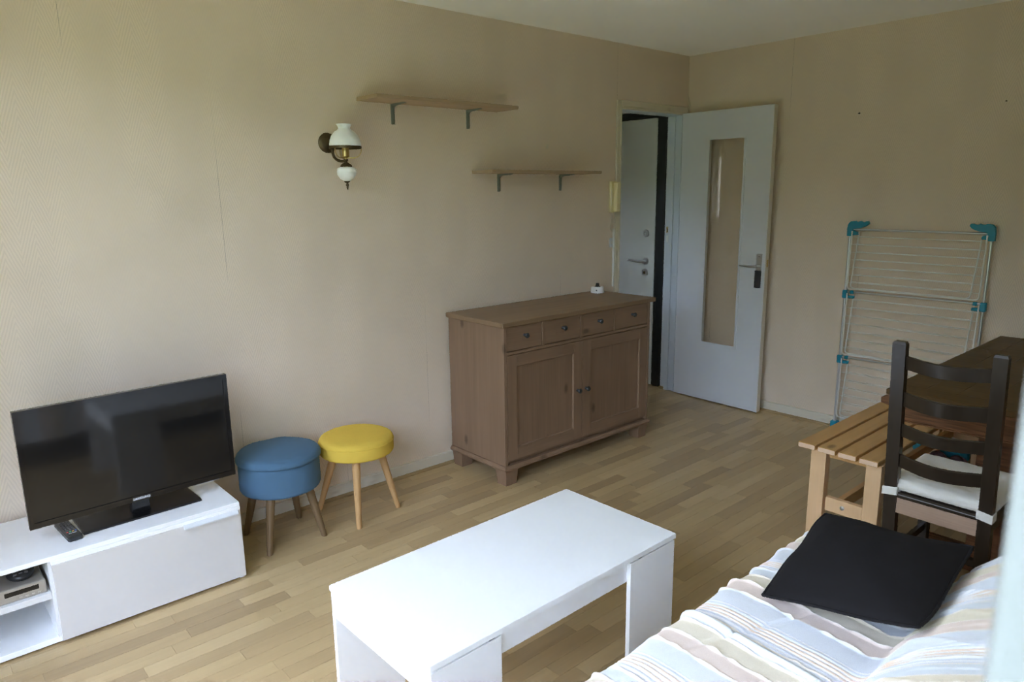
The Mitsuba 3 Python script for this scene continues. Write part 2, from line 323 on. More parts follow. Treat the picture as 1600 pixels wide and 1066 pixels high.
while y < 1.45:
    y1 = min(y + SW, 1.45); x = XW - rng.random() * 0.4
    x_end = 0.0
    while x < x_end:
        L = rng.choice([0.38, 0.44, 0.50, 0.58, 0.66])
        tone = rng.choices(range(6), [5, 5, 4, 4, 4, 1.6])[0]
        if tone == prev: tone = (tone + 1) % 6
        prev = tone
        a, b = max(x, XW if y < 0 else -1.75), min(x + L, x_end)
        if b - a > 0.03 and not (y >= 0 and y1 > TH and a > 0.0):
            planks.append((a, b, y, y1, tone))
        x += L
    y = y1
def plank_mesh(a, b, y0, y1):
    e = 0.0007; z = -0.006
    v = [[a + G, y0 + G, z], [b - G, y0 + G, z], [b - G, y1 - G, z], [a + G, y1 - G, z], [a + G, y0 + G, -0.0004], [b - G, y0 + G, -0.0004], [b - G, y1 - G, -0.0004], [a + G, y1 - G, -0.0004],
         [a + G + e, y0 + G + e, 0], [b - G - e, y0 + G + e, 0], [b - G - e, y1 - G - e, 0], [a + G + e, y1 - G - e, 0]]
    f = [[8, 9, 10], [8, 10, 11]]
    for i in range(4):
        j = (i + 1) % 4
        f += [[i, j, j + 4], [i, j + 4, i + 4], [i + 4, j + 4, j + 8], [i + 4, j + 8, i + 8]]
    return M(v, f)
score = []
for i, (a, b, y0, y1, tone) in enumerate(planks):
    g = np.array([[a + (b - a) * u, y0 + (y1 - y0) * w, 0] for u in np.linspace(.04, .96, 9) for w in (.15, .5, .85)])
    vis = visible(g)
    q = project(np.array([[a, y0, 0], [b, y0, 0], [b, y1, 0], [a, y1, 0]]))
    ar = 0.5 * abs(sum(q[k, 0] * q[(k + 1) % 4, 1] - q[(k + 1) % 4, 0] * q[k, 1] for k in range(4))) if (q[:, 2] > 0.2).all() else 0
    score.append(vis.mean() * ar if vis.any() else 0.0)
order = np.argsort(score)[::-1]
chosen = [i for i in order[:300] if score[i] > 0]
rest = {}
for i, (a, b, y0, y1, tone) in enumerate(planks):
    if i not in set(chosen): rest.setdefault(tone, []).append(plank_mesh(a, b, y0, y1))
for i in sorted(chosen):
    a, b, y0, y1, tone = planks[i]
    part(fl, 'plank', plank_mesh(a, b, y0, y1), f'laminate_{tone}', False)
for tone, ms in sorted(rest.items()):
    k = part(fl, 'plank_field', join(ms), f'laminate_{tone}', False); labels[k] = {'kind': 'stuff'}

# skirting and quarter-round
def skirting(p0, p1, nrm, name_b, name_t, lb, lt):
    p0, p1, nrm = np.array(p0, float), np.array(p1, float), np.array(nrm, float)
    d = p1 - p0; L = np.linalg.norm(d); d /= L
    prof = Polygon([(0.0005, 0.012), (0.010, 0.012), (0.010, 0.066), (0.008, 0.072), (0.0005, 0.073)])
    o = np.array([p0[0], p0[1], 0]); ex = np.array([nrm[0], nrm[1], 0])
    def ext(poly):
        m = trimesh.creation.extrude_polygon(poly, L, engine='earcut'); v = m.vertices
        m.vertices = o + v[:, :1] * ex + v[:, 1:2] * np.array([0, 0, 1.0]) + v[:, 2:3] * np.array([d[0], d[1], 0]); m.fix_normals(); return m
    struct(name_b, ext(prof), 'skirting_paint', lb, 'skirting board')
    a = np.linspace(0, PI / 2, 6)
    q = Polygon([(0.0005, 0.0002)] + [(0.010 + 0.014 * math.cos(t), 0.0002 + 0.0155 * math.sin(t)) for t in a] + [(0.0005, 0.0157)])
    struct(name_t, ext(q), 'trim_wood', lt, 'moulding', 30)
skirting((XW, 0), (-0.835, 0), (0, -1), 'baseboard_left', 'trim_1', 'off-white painted skirting board along the long wall', 'thin oak coloured quarter-round moulding along the long wall')
skirting((0, -0.03), (0, YR), (-1, 0), 'baseboard_back', 'trim_2', 'chipped white skirting board on the end wall below the drying rack', 'thin oak coloured quarter-round moulding along the end wall')

# door frame of the living room doorway
tf = struct('trim_3', None, None, 'cream painted frame around the doorway beside the sideboard', 'door frame')
part(tf, 'architrave', bx(-0.802, -0.768, -0.012, 0.0, 0, 2.146, 0.004), 'cream_paint', 30)
part(tf, 'architrave', bx(-0.765, -0.012, -0.012, 0.0, 2.088, 2.146, 0.004), 'cream_paint', 30)
part(tf, 'architrave', bx(-0.055, -0.012, -0.012, 0.0, 0, 2.088, 0.004), 'cream_paint', 30)
part(tf, 'bead', bx(-0.776, -0.760, -0.018, -0.012, 0, 2.10, 0.003), 'cream_paint', 30)
part(tf, 'bead', bx(-0.758, -0.062, -0.018, -0.0125, 2.09, 2.106, 0.003), 'cream_paint', 30)
part(tf, 'jamb', bx(-0.80, -0.768, 0.0005, TH, 0, 2.1145, 0.003), 'jamb_paint', 30)
part(tf, 'jamb', bx(-0.062, -0.0205, 0.0005, TH, 0, 2.1145, 0.003), 'jamb_paint', 30, 'bluish white jamb')
part(tf, 'jamb', bx(-0.7675, -0.0625, 0.0005, TH, 2.086, 2.1145, 0.003), 'jamb_paint', 30)
part(tf, 'stop', bx(-0.076, -0.0622, 0.052, 0.088, 0, 2.0855, 0.003), 'jamb_paint', 30)
part(tf, 'plinth', bx(-0.075, -0.0622, 0.0885, TH, 0, 0.022, 0.002), 'trim_wood', 30)
k = part(tf, 'strike_plate', bx(-0.0645, -0.0618, 0.092, 0.112, 1.235, 1.28, 0.0005), 'brass', 30)
part(tf, 'strike_hole', bx(-0.0655, -0.0640, 0.098, 0.106, 1.245, 1.268), 'rubber_dark', False)
part(tf, 'strike_plate', bx(-0.0645, -0.0618, 0.090, 0.110, 1.165, 1.215, 0.0005), 'wire_white', 30)

# open door leaf (door_1), hinged at the corner, standing almost parallel to the end wall
d1 = struct('door_1', None, None, 'open white door with a tall narrow glass pane, swung back beside the end wall', 'door')
hx, hy = np.array([-0.100, -0.030, 0]), np.array([-0.1185, -0.749, 0])
eu = (hy - hx) / np.linalg.norm(hy - hx); en = np.cross(eu, [0, 0, 1.0]);
if en[0] > 0: en = -en
W = float(np.linalg.norm(hy - hx)); DT = 0.040
def leaf(poly, h, off):      # local (u along leaf, z), thickness h starting at offset 'off' in front (+) of the visible face
    m = trimesh.creation.extrude_polygon(poly, h, engine='earcut'); v = m.vertices
    m.vertices = hx + v[:, :1] * eu + v[:, 1:2] * np.array([0, 0, 1.0]) + (v[:, 2:3] + off) * en; m.fix_normals(); return m
GU0, GU1, GZ0, GZ1 = 0.228, 0.526, 0.440, 1.908
part(d1, 'leaf', leaf(Polygon([(0, .010), (W, .010), (W, 2.093), (0, 2.093)], [[(GU0, GZ0), (GU1, GZ0), (GU1, GZ1), (GU0, GZ1)]]), DT, -DT), 'door_paint', False)
part(d1, 'edge_strip', leaf(sbox(W + .0002, .012, W + .0035, 2.091), DT - .002, -DT + .001), 'door_edge', False, 'cream coloured leaf edge')
g = 0.012
part(d1, 'glazing_bead', leaf(Polygon([(GU0 - .004, GZ0 - .004), (GU1 + .004, GZ0 - .004), (GU1 + .004, GZ1 + .004), (GU0 - .004, GZ1 + .004)], [[(GU0 + g, GZ0 + g), (GU1 - g, GZ0 + g), (GU1 - g, GZ1 - g), (GU0 + g, GZ1 - g)]]), 0.004, 0.0003), 'door_paint', False)
gp = [hx + u * eu + np.array([0, 0, z]) - 0.02 * en for u, z in ((GU0, GZ0), (GU1, GZ0), (GU1, GZ1), (GU0, GZ1))]
part(d1, 'pane', M(gp, [[0, 1, 2], [0, 2, 3]]), 'door_glass', False, 'tall clear glass pane')
hd = part(d1, 'handle', join([leaf(sbox(0.659, 0.985, 0.694, 1.122).buffer(0.003), 0.006, 0.0003)]), 'steel', 30, 'long steel handle plate with lever')
def lf(u, z, o): return hx + u * eu + np.array([0, 0, z]) + o * en
part(hd, 'lever', join([tube([lf(.677, 1.040, .006), lf(.677, 1.040, .045)], .010, 14), tube(curve([lf(.677, 1.040, .045), lf(.655, 1.040, .050), lf(.60, 1.040, .048), lf(.552, 1.041, .046)], 14), np.linspace(.009, .0055, 14), 12)]), 'steel', 40)
part(hd, 'cover', leaf(sbox(0.657, 0.895, 0.695, 1.008).buffer(0.003), 0.009, 0.0064), 'knob_dark', 30, 'dark lower half of the plate')
part(hd, 'screw', tube([lf(.677, 1.106, .006), lf(.677, 1.106, .0085)], .004, 10), 'brass_dark', 40)
part(d1, 'latch', leaf(sbox(W + .0036, 1.035, W + .0055, 1.085), .018, -.031), 'brass', False)
for z in (0.25, 1.05, 1.85):
    part(d1, 'hinge', tube([[-0.079, -0.020, z - .04], [-0.079, -0.020, z + .04]], .006, 10), 'cream_paint', 40)

# entrance door in the hall's right wall with its black frame
t4 = struct('trim_4', None, None, 'black painted frame of the entrance door in the hall', 'door frame')
part(t4, 'jamb', bx(-0.050, -0.0005, 0.137, 0.236, 0, 2.145, 0.012), 'black_paint', 30)
part(t4, 'jamb', bx(-0.050, -0.0005, 1.10, 1.195, 0, 2.145, 0.012), 'black_paint', 30)
part(t4, 'header', bx(-0.050, -0.0005, 0.2365, 1.0995, 2.092, 2.145, 0.010), 'black_paint', 30)
d2 = struct('door_2', None, None, 'closed pale entrance door in a black frame, seen through the doorway', 'door')
part(d2, 'leaf', bx(-0.042, -0.001, 0.238, 1.098, 0.006, 2.090, 0.003), 'entry_paint', 30)
def rosette(y, z, r, h=.009): return lathe([[0, 0], [r, 0], [r, h * .6], [r * .9, h], [0, h]], 28)
def onleaf(m, y, z):
    m.apply_transform(trimesh.transformations.rotation_matrix(-PI / 2, [0, 1, 0])); m.apply_translation([-0.0425, y, z]); return m
lk = part(d2, 'lock', onleaf(rosette(0, 0, .029), .318, 1.222), 'steel', 40, 'round steel thumb-turn lock')
part(lk, 'thumb_turn', bx(-0.075, -0.052, .311, .330, 1.212, 1.232, .004), 'steel', 40)
hh = part(d2, 'handle', onleaf(rosette(0, 0, .029), .317, 1.004), 'steel', 40, 'steel lever handle')
part(hh, 'lever', tube(curve([[-.052, .317, 1.004], [-.085, .318, 1.004], [-.098, .335, 1.005], [-.099, .39, 1.008], [-.096, .455, 1.009]], 20), .0095, 12), 'steel', 40)
ky = part(d2, 'keyhole', onleaf(rosette(0, 0, .029), .321, .914), 'steel', 40, 'round steel keyhole cover')
part(ky, 'cylinder', tube([[-.0525, .321, .914], [-.055, .321, .914]], .011, 14), 'brass_dark', 40)

# ------------------------------------------------------------------ wall things
def shelf(x0, x1, z, bxs, label, dep=0.2):
    s = thing('wall_shelf', label, 'shelf', None)
    part(s, 'board', bx(x0, x1, -dep, -0.0015, z, z + 0.018, 0.0012), 'shelf_wood', 30)
    for b in bxs:
        w = 0.022
        m = [bx(b - w / 2, b + w / 2, -0.005, -0.0005, z - .100, z - .0005, .001), bx(b - w / 2, b + w / 2, -0.115, -0.0005, z - .0055, z - .0005, .001)]
        web = Polygon([(-.005, -.097), (-.0085, -.090), (-.010, -.04), (-.016, -.018), (-.034, -.011), (-.100, -.0075), (-.112, -.0055), (-.005, -.0055)])
        m.append(prism(web, 0.006, ((b - .003, 0, z), (0, 1, 0), (0, 0, 1))))
        part(s, 'bracket', join(m), 'bracket_grey', 30)
    return s
shelf(-2.744, -1.845, 2.003, (-2.540, -2.055), 'upper pale wood wall shelf on two grey brackets, right of the lamp', 0.19)
shelf(-2.036, -1.140, 1.661, (-1.838, -1.330), 'lower pale wood wall shelf on two grey brackets, above the sideboard', 0.18)

LX, LY = -2.886, -0.122
lamp = thing('wall_lamp', 'oil-lamp style wall light with white glass shade and dark brass arm', 'lamp')
m = lathe([[0, 0], [.046, 0], [.047, .005], [.040, .013], [.030, .016], [.012, .022], [0, .022]], 36)
m.apply_transform(trimesh.transformations.rotation_matrix(PI / 2, [1, 0, 0])); m.apply_translation([-2.915, -0.0005, 1.800])
part(lamp, 'wall_plate', m, 'brass_dark', 40)
part(lamp, 'arm', tube(curve([[-2.915, -.020, 1.795], [-2.914, -.045, 1.775], [-2.912, -.055, 1.735], [-2.906, -.070, 1.719], [-2.898, -.095, 1.712], [LX, LY, 1.7115]], 30), .0062, 12), 'brass_dark', 40)
shp = np.array([[.0385, .121], [.034, .116], [.029, .106], [.0285, .099], [.034, .091], [.050, .080], [.064, .060], [.0735, .036], [.077, .012], [.0765, .004], [.0735, .004], [.074, .012], [.0705, .036], [.061, .059], [.047, .078], [.031, .090], [.0255, .100], [.026, .107], [.032, .118], [.0375, .1225], [.0385, .121]]) * [.955, .82]
part(lamp, 'shade', lathe(shp, 48, (LX, LY, 1.7785)), 'opal_glass', 60, 'white opal glass dome shade')
ring = part(lamp, 'shade_ring', lathe([[.0712, 0], [.0758, 0], [.0758, .011], [.0712, .011], [.0712, 0]], 48, (LX, LY, 1.768)), 'brass_dark', 30)
for k in range(3):
    a = math.radians(-38 + 120 * k); c, s = math.cos(a), math.sin(a)
    part(ring, 'strut', tube(curve([[LX + c * .0735, LY + s * .0735, 1.769], [LX + c * .072, LY + s * .072, 1.752], [LX + c * .060, LY + s * .060, 1.734], [LX + c * .035, LY + s * .035, 1.7255], [LX + c * .010, LY + s * .010, 1.727]], 18), .0022, 8), 'brass', 40)
part(lamp, 'socket', lathe([[0, 0], [.008, 0], [.009, .006], [.0165, .012], [.0165, .048], [.0145, .055], [0, .055]], 28, (LX, LY, 1.7205)), 'brass', 40)
part(lamp, 'collar', lathe([[0, 0], [.028, 0], [.027, .006], [.018, .015], [.008, .019], [.0065, .026], [.011, .030], [.011, .034], [.007, .038], [0, .038]], 30, (LX, LY, 1.6845)), 'brass_dark', 40)
part(lamp, 'globe', lathe([[0, 0], [.014, .001], [.032, .012], [.0425, .029], [.0455, .044], [.044, .056], [.037, .0635], [.027, .066], [0, .066]], 40, (LX, LY, 1.6185)), 'opal_glass', 60, 'white opal glass ball')
part(lamp, 'finial', lathe([[0, -.039], [.003, -.037], [.003, -.032], [.0055, -.028], [.0045, -.023], [.0065, -.020], [.007, -.015], [.0045, -.010], [.004, -.007], [.0135, -.003], [.0135, 0.001], [0, .001]], 24, (LX, LY, 1.618)), 'brass_dark', 40)

ic = thing('intercom', 'cream wall intercom handset beside the doorway with a coiled cord', 'intercom')
part(ic, 'body', bx(-0.868, -0.803, -0.022, -0.0005, 1.412, 1.618, .006), 'cream_plastic', 40)
part(ic, 'handset', hull(np.vstack([bx(-0.848, -0.806, -0.058, -0.0225, 1.575, 1.612, .006).vertices, bx(-0.848, -0.806, -0.048, -0.0225, 1.42, 1.575, .006).vertices, bx(-0.848, -0.806, -0.056, -0.0225, 1.416, 1.45, .006).vertices])), 'cream_plastic', 40)
part(ic, 'groove', bx(-0.8625, -0.8585, -0.0232, -0.0218, 1.46, 1.565), 'ivory', False)
t = np.linspace(0, 1, 420); path = curve([[-.826, -.030, 1.412], [-.826, -.028, 1.385], [-.850, -.022, 1.345], [-.866, -.020, 1.318], [-.850, -.020, 1.292], [-.832, -.020, 1.312], [-.846, -.022, 1.350], [-.838, -.016, 1.405]], 420)
P, U, V = frames(path); a = t * 2 * PI * 34
part(ic, 'cord', tube(P + .0052 * (np.cos(a)[:, None] * U + np.sin(a)[:, None] * V), .0016, 6), 'ivory', True, 'coiled ivory cord')
sw = thing('light_switch', 'small chrome toggle switch on the wall left of the doorway', 'switch')
part(sw, 'plate', bx(-0.858, -0.826, -0.008, -0.0005, 1.178, 1.240, .003), 'tv_silver', 40)
part(sw, 'toggle', bx(-0.846, -0.838, -0.016, -0.0082, 1.198, 1.222, .002), 'ivory', 40)
one('cable_trunking', bx(-0.822, -0.806, -0.009, -0.0005, 0.905, 1.30, .002), 'white_plastic', 'narrow white cable duct on the wall left of the doorway, running down behind the sideboard', 'cable duct')
one('loose_wire', tube(curve([[-.004, -.004, 2.215], [-.010, -.012, 2.205], [-.006, -.018, 2.175], [-.012, -.022, 2.150], [-.030, -.024, 2.135], [-.016, -.020, 2.120], [-.008, -.018, 2.100]], 40), .0028, 8), 'ivory', 'short loose cream wire in the corner above the open door', 'wire', 40)
# screw holes and plugs left in the walls
def peg(c, nrm, r, h): return tube([np.array(c) + np.array(nrm) * -.002, np.array(c) + np.array(nrm) * h], r, 10)
one('wall_plug', peg((0, -1.243, 2.000), (-1, 0, 0), .006, .003), 'rubber_dark', 'dark screw hole on the end wall between the open door and the drying rack', 'screw hole', 40)
one('wall_plug', peg((0, -2.010, 1.999), (-1, 0, 0), .004, .003), 'brass_dark', 'tiny brown screw hole high on the end wall at the far right', 'screw hole', 40)
one('wall_plug', bx(-1.449, -1.439, -.003, 0.001, 1.812, 1.838, .001), 'ivory', 'small pale filler mark on the long wall above the lower shelf', 'filler mark')

# ------------------------------------------------------------------ sideboard
sb = thing('sideboard', 'grey-brown stained wooden sideboard with four drawers and two panelled doors', 'sideboard')
X0s, X1s, YF, YB = -2.252, -1.040, -0.505, -0.030
part(sb, 'top', bx(-2.268, -0.998, -0.5155, -0.0265, 0.8745, 0.9011, .003), 'stain_top', 30, 'smooth darker top board')
part(sb, 'side_panel', bx(X0s, X0s + .020, YF, YB, 0.115, 0.874, .0015), 'stain_z')
part(sb, 'side_panel', bx(X1s - .020, X1s, YF, YB, 0.115, 0.874, .0015), 'stain_z')
part(sb, 'back_panel', bx(X0s + .0205, X1s - .0205, YB - .008, YB, 0.115, 0.874), 'stain_x', False)
part(sb, 'bottom_panel', bx(X0s + .0205, X1s - .0205, YF + .022, YB - .0085, 0.115, 0.133), 'stain_x', False)
part(sb, 'rail', bx(X0s + .0205, X1s - .0205, YF + .0005, YF + .30, 0.7235, 0.7395, .001), 'stain_x')
part(sb, 'plinth_moulding', hull([[x, y, z] for z, e in ((.088, .008), (.094, .013), (.102, .013), (.1145, .004)) for x in (X0s - e, X1s + e) for y in (YF - e, YB)]), 'stain_x', 20)
xm = [X0s + .0205, -1.9665, -1.6625, -1.3695, X1s - .0205]
def knob(cx, y, cz):
    m = lathe([[0, 0], [.0085, 0], [.0065, .006], [.006, .012], [.0125, .018], [.0140, .023], [.0115, .0285], [0, .030]], 24)
    m.apply_transform(trimesh.transformations.rotation_matrix(PI / 2, [1, 0, 0])); m.apply_translation([cx, y, cz]); return m
for i in range(3):
    part(sb, 'divider', bx(xm[i + 1] - .0085, xm[i + 1] + .0085, YF + .0005, YF + .30, 0.740, 0.874, .001), 'stain_z')
for i in range(4):
    a, b = xm[i] + (.0105 if i else .002), xm[i + 1] - (.0105 if i < 3 else .002)
    dr_ = part(sb, 'drawer', bx(a, b, YF + .004, YF + .024, 0.7425, 0.8725, .0015), 'stain_x')
    part(dr_, 'knob', knob((a + b) / 2, YF + .004, 0.817), 'knob_dark', 40, 'small dark round knob')
for i, (a, b) in enumerate(((X0s + .022, -1.6555), (-1.6525, X1s - .022))):
    z0, z1, st = 0.137, 0.7205, .069
    y0, y1 = YF + .001, YF + .021
    door = part(sb, 'door', bx(a + st + .001, b - st - .001, y0 + .011, y1 - .001, z0 + .070, z1 - .066), 'stain_z', False)
    for xa in (a, b - st):
        part(door, 'stile', bx(xa, xa + st, y0, y1, z0, z1, .001), 'stain_z')
    for za, zb_ in ((z0, z0 + .069), (z1 - .065, z1)):
        part(door, 'rail', bx(a + st, b - st, y0, y1, za, zb_, .001), 'stain_x')
    fr = .009
    mold = Polygon([(a + st, z0 + .069), (b - st, z0 + .069), (b - st, z1 - .065), (a + st, z1 - .065)], [[(a + st + fr, z0 + .069 + fr), (b - st - fr, z0 + .069 + fr), (b - st - fr, z1 - .065 - fr), (a + st + fr, z1 - .065 - fr)]])
    mv = prism(mold, .012, ((0, y1 - .001, 0), (1, 0, 0), (0, 0, 1)))
    inner = (mv.vertices[:, 0] > a + st + fr - .001) & (mv.vertices[:, 0] < b - st - fr + .001) & (mv.vertices[:, 2] > z0 + .069 + fr - .001) & (mv.vertices[:, 2] < z1 - .065 - fr + .001) & (mv.vertices[:, 1] < y1 - .008)
    mv.vertices[inner, 1] += .010
    part(door, 'moulding', mv, 'stain_x', False)
    part(door, 'knob', knob(b - .040 if i == 0 else a + .028, y0, 0.433), 'knob_dark', 40)
for (fx, fy, lb) in ((X0s + .045, YF + .042, 0), (X1s - .045, YF + .042, 0), (X0s + .045, YB - .045, 0), (X1s - .045, YB - .045, 0)):
    part(sb, 'foot', hull([[fx + sx * w, fy + sy * w, z] for z, w in ((0.0, .036), (.0875, .044)) for sx in (-1, 1) for sy in (-1, 1)]), 'stain_z', False)
rb = thing('round_box', 'small round white box with a dark stub on top, on the sideboard', 'box')
part(rb, 'case', lathe([[0, 0], [.043, 0], [.0445, .004], [.0445, .012], [.0425, .014], [.0425, .034], [.040, .039], [0, .039]], 40, (-1.090, -0.110, 0.9013)), 'white_plastic', 40)
part(rb, 'stub', lathe([[0, 0], [.019, 0], [.018, .003], [.0115, .004], [.0105, .021], [.009, .0235], [0, .0235]], 24, (-1.090, -0.110, 0.9405)), 'rubber_dark', 40)
part(rb, 'mark', bx(-1.1285, -1.1245, -.138, -.130, .916, .924), 'button_grey', False)

# ------------------------------------------------------------------ television bench and what stands on it
tb = thing('tv_bench', 'low white television bench with a drop door and an open double compartment', 'tv stand')
BX0, BX1, BY0, BY1, BT = -4.90, -3.652, -0.452, -0.036, 0.343
part(tb, 'top_board', bx(BX0, BX1, BY0 - .018, BY1, BT - .018, BT, .0015), 'white_gloss')
part(tb, 'side_panel', bx(BX1 - .018, BX1, BY0, BY1, .002, BT - .0185, .001), 'white_gloss')
part(tb, 'side_panel', bx(BX0, BX0 + .018, BY0, BY1, .002, BT - .0185, .001), 'white_gloss')
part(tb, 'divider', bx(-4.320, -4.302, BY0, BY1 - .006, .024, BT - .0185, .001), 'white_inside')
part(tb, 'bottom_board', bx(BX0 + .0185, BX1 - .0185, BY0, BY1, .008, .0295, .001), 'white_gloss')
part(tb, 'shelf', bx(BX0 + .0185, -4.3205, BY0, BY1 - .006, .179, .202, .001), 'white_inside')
part(tb, 'back_panel', bx(BX0 + .0185, BX1 - .0185, BY1 - .005, BY1, .030, BT - .0185), 'back_grey', False)
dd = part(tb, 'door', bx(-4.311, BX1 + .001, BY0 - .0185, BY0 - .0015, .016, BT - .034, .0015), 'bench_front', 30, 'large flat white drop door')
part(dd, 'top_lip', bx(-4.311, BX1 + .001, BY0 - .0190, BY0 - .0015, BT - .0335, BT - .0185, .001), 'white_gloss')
part(dd, 'handle', hull([[x, y, z] for x in (-3.872, -3.664) for y, z in ((BY0 - .019, BT - .030), (BY0 - .019, BT - .046), (BY0 - .034, BT - .046), (BY0 - .034, BT - .041))]), 'tv_silver', False, 'slim grey edge pull')

dv = thing('disc_player', 'silver disc player in the upper compartment of the white bench', 'disc player')
part(dv, 'case', bx(-4.765, -4.332, -0.425, -0.12, .2035, .250, .003), 'player_silver')
part(dv, 'front', bx(-4.767, -4.330, -0.436, -0.4255, .2032, .252, .003), 'player_silver')
part(dv, 'display', bx(-4.452, -4.352, -0.4375, -0.4355, .226, .242, .0005), 'black_gloss')
part(dv, 'button', lathe([[0, 0], [.008, 0], [.008, .003], [0, .004]], 18).apply_transform(trimesh.transformations.rotation_matrix(PI / 2, [1, 0, 0])).apply_translation([-4.475, -.4362, .236]), 'steel', 40)
for k in range(4):
    part(dv, 'button', bx(-4.412 + .018 * k, -4.402 + .018 * k, -.4385, -.4362, .212, .216, .0006), 'steel')
gd = thing('black_gadget', 'small black rounded gadget with keys lying on the silver disc player', 'gadget')
m = trimesh.creation.icosphere(3, 1.0).apply_scale([.042, .055, .022]); m.vertices[:, 2] = np.maximum(m.vertices[:, 2], -.014); m.apply_translation([-4.392, -.35, .2655])
part(gd, 'case', m, 'dark_plastic', True)
for i in range(3):
    for j in range(2):
        part(gd, 'key', bx(-4.416 + .016 * i, -4.404 + .016 * i, -.392 + .014 * j, -.383 + .014 * j, .2755 + .004 * j, .2815 + .004 * j, .001), 'button_grey')

tv = thing('television', 'black flat-screen television on a glossy stand, on the white bench', 'television')
TA = math.radians(1.6); tc = np.array([-3.975, -0.341, 0.408]); ax = np.array([math.cos(TA), math.sin(TA), 0]); ay = np.array([-math.sin(TA), math.cos(TA), 0])
def tvm(m):      # local: x along the screen, y to the wall, z up from the lower edge
    v = m.vertices; m.vertices = tc + v[:, :1] * ax + v[:, 1:2] * ay + v[:, 2:3] * np.array([0, 0, 1.0]); return m
part(tv, 'bezel', tvm(prism(Polygon([(-.3685, 0), (.3685, 0), (.3685, .436), (-.3685, .436)], [[(-.352, .021), (.352, .021), (.352, .419), (-.352, .419)]]), .022, ((0, .022, 0), (1, 0, 0), (0, 0, 1)))), 'black_gloss', False)
part(tv, 'screen', tvm(bx(-.3525, .3525, .0035, .012, .0205, .4195)), 'tv_screen', False, 'dark glossy screen')
part(tv, 'back_shell', tvm(hull([[sx * w, y, z] for y, w, z0, z1 in ((.0222, .366, .003, .433), (.035, .362, .006, .430), (.060, .24, .06, .33)) for sx in (-1, 1) for z in (z0, z1)])), 'dark_plastic', False)
lg = meshkit.text_mesh('SAMSUNG', .0092, .0008, True); w_ = lg.bounds[1][0] - lg.bounds[0][0]; lg.apply_translation([-w_ / 2 - lg.bounds[0][0], 0, 0])
lg.vertices[:, 0] *= 0.062 / w_
lg.apply_transform(trimesh.transformations.rotation_matrix(PI / 2, [1, 0, 0])); lg.apply_translation([0.0, -.0002, .0055])
part(tv, 'lettering', tvm(lg), 'tv_silver', False, 'silver brand lettering')
st = part(tv, 'stand', join([tvm(hull([[sx * .213, y, z] for sx in (-1, 1) for y, z in ((-.022, -.0645), (-.022, -.058), (-.012, -.055), (.150, -.055), (.150, -.0645))]))]), 'black_gloss', 20, 'glossy black foot plate')
part(st, 'neck', tvm(hull([[sx * w, y, z] for z, w in ((-.0548, .034), (.02, .028)) for sx in (-1, 1) for y in (.024, .058)])), 'black_gloss', 30)
part(tv, 'foot_cap', tvm(bx(.20, .30, .004, .02, -.004, -.0002, .001)), 'tv_silver', 30)

rm = thing('remote_control', 'black remote control with coloured buttons beside the television stand', 'remote control')
ra = math.radians(95); rc = np.array([-4.224, -0.302, BT + .0005])
def rmm(m): m.apply_transform(trimesh.transformations.rotation_matrix(ra - PI / 2, [0, 0, 1])); m.apply_translation(rc); return m
part(rm, 'case', rmm(hull([[x, y, z] for x, y in ((-.019, -.095), (.019, -.095), (-.024, -.085), (.024, -.085), (-.023, .09), (.023, .09)) for z in (0, .012)] + [[x, y, .018] for x in (-.017, .017) for y in (-.088, .085)])), 'dark_plastic', 20)
for i in range(4):
    part(rm, 'button', rmm(bx(-.0165 + .009 * i, -.0095 + .009 * i, -.046, -.040, .0172, .0195, .001)), ('button_red', 'button_green', 'button_amber', 'button_blue')[i])
for j in range(6):
    for i in range(3):
        part(rm, 'key', rmm(bx(-.0145 + .011 * i, -.0065 + .011 * i, -.030 + .017 * j, -.021 + .017 * j, .0172, .0192, .001)), 'button_grey')
lg = meshkit.text_mesh('SAMSUNG', .0055, .0006, True); w_ = lg.bounds[1][0] - lg.bounds[0][0]; lg.apply_translation([-w_ / 2 - lg.bounds[0][0], 0, 0]); lg.vertices[:, 0] *= .026 / w_; lg.apply_translation([0, -.060, .0178])
part(rm, 'lettering', rmm(lg), 'tv_silver', False)

# ------------------------------------------------------------------ stools
def leg_stool(parent, c, rin, zin, feet, mat, r0, r1):
    for fx, fy in feet:
        d = np.array([fx - c[0], fy - c[1]]); d /= np.linalg.norm(d)
        a = np.array([c[0] + d[0] * rin, c[1] + d[1] * rin, zin]); b = np.array([fx, fy, 0.0])
        P = [a + (b - a) * t for t in (0, .5, 1)]
        m = tube(P, [r0, (r0 + r1) / 2 * 1.02, r1], 18); m.vertices[:, 2] = np.where(m.vertices[:, 2] < .004, 0.0, m.vertices[:, 2])
        part(parent, 'leg', m, mat, 40)
s1 = thing('round_stool', 'blue velvet round stool with a deep seat on four dark wood legs', 'stool')
c = (-3.367, -0.213)
def wobble(m, c, amp, seed):
    v = m.vertices; m.vertices = v + (meshkit.noise(v * 14, seed)[:, None] - .5) * amp; return m
leg_stool(s1, c, .125, .2505, [(-3.499, -.345), (-3.233, -.342), (-3.499, -.080), (-3.236, -.083)], 'oak_dark', .0205, .0130)
part(s1, 'base', wobble(lathe([[0, .250], [.164, .250], [.175, .254], [.179, .264], [.179, .376], [.171, .389], [0, .391]], 64, (*c, 0)), c, .002, 3), 'felt_blue', 50)
part(s1, 'lid', wobble(lathe([[0, .391], [.166, .3885], [.180, .388], [.1875, .394], [.187, .404], [.183, .413], [.174, .422], [.153, .430], [.11, .436], [.055, .439], [0, .4395]], 64, (*c, 0)), c, .005, 4), 'felt_blue', 60, 'slightly overhanging padded lid')
s2 = thing('round_stool', 'yellow felt round stool on three pale beech legs', 'stool')
c = (-2.996, -0.262)
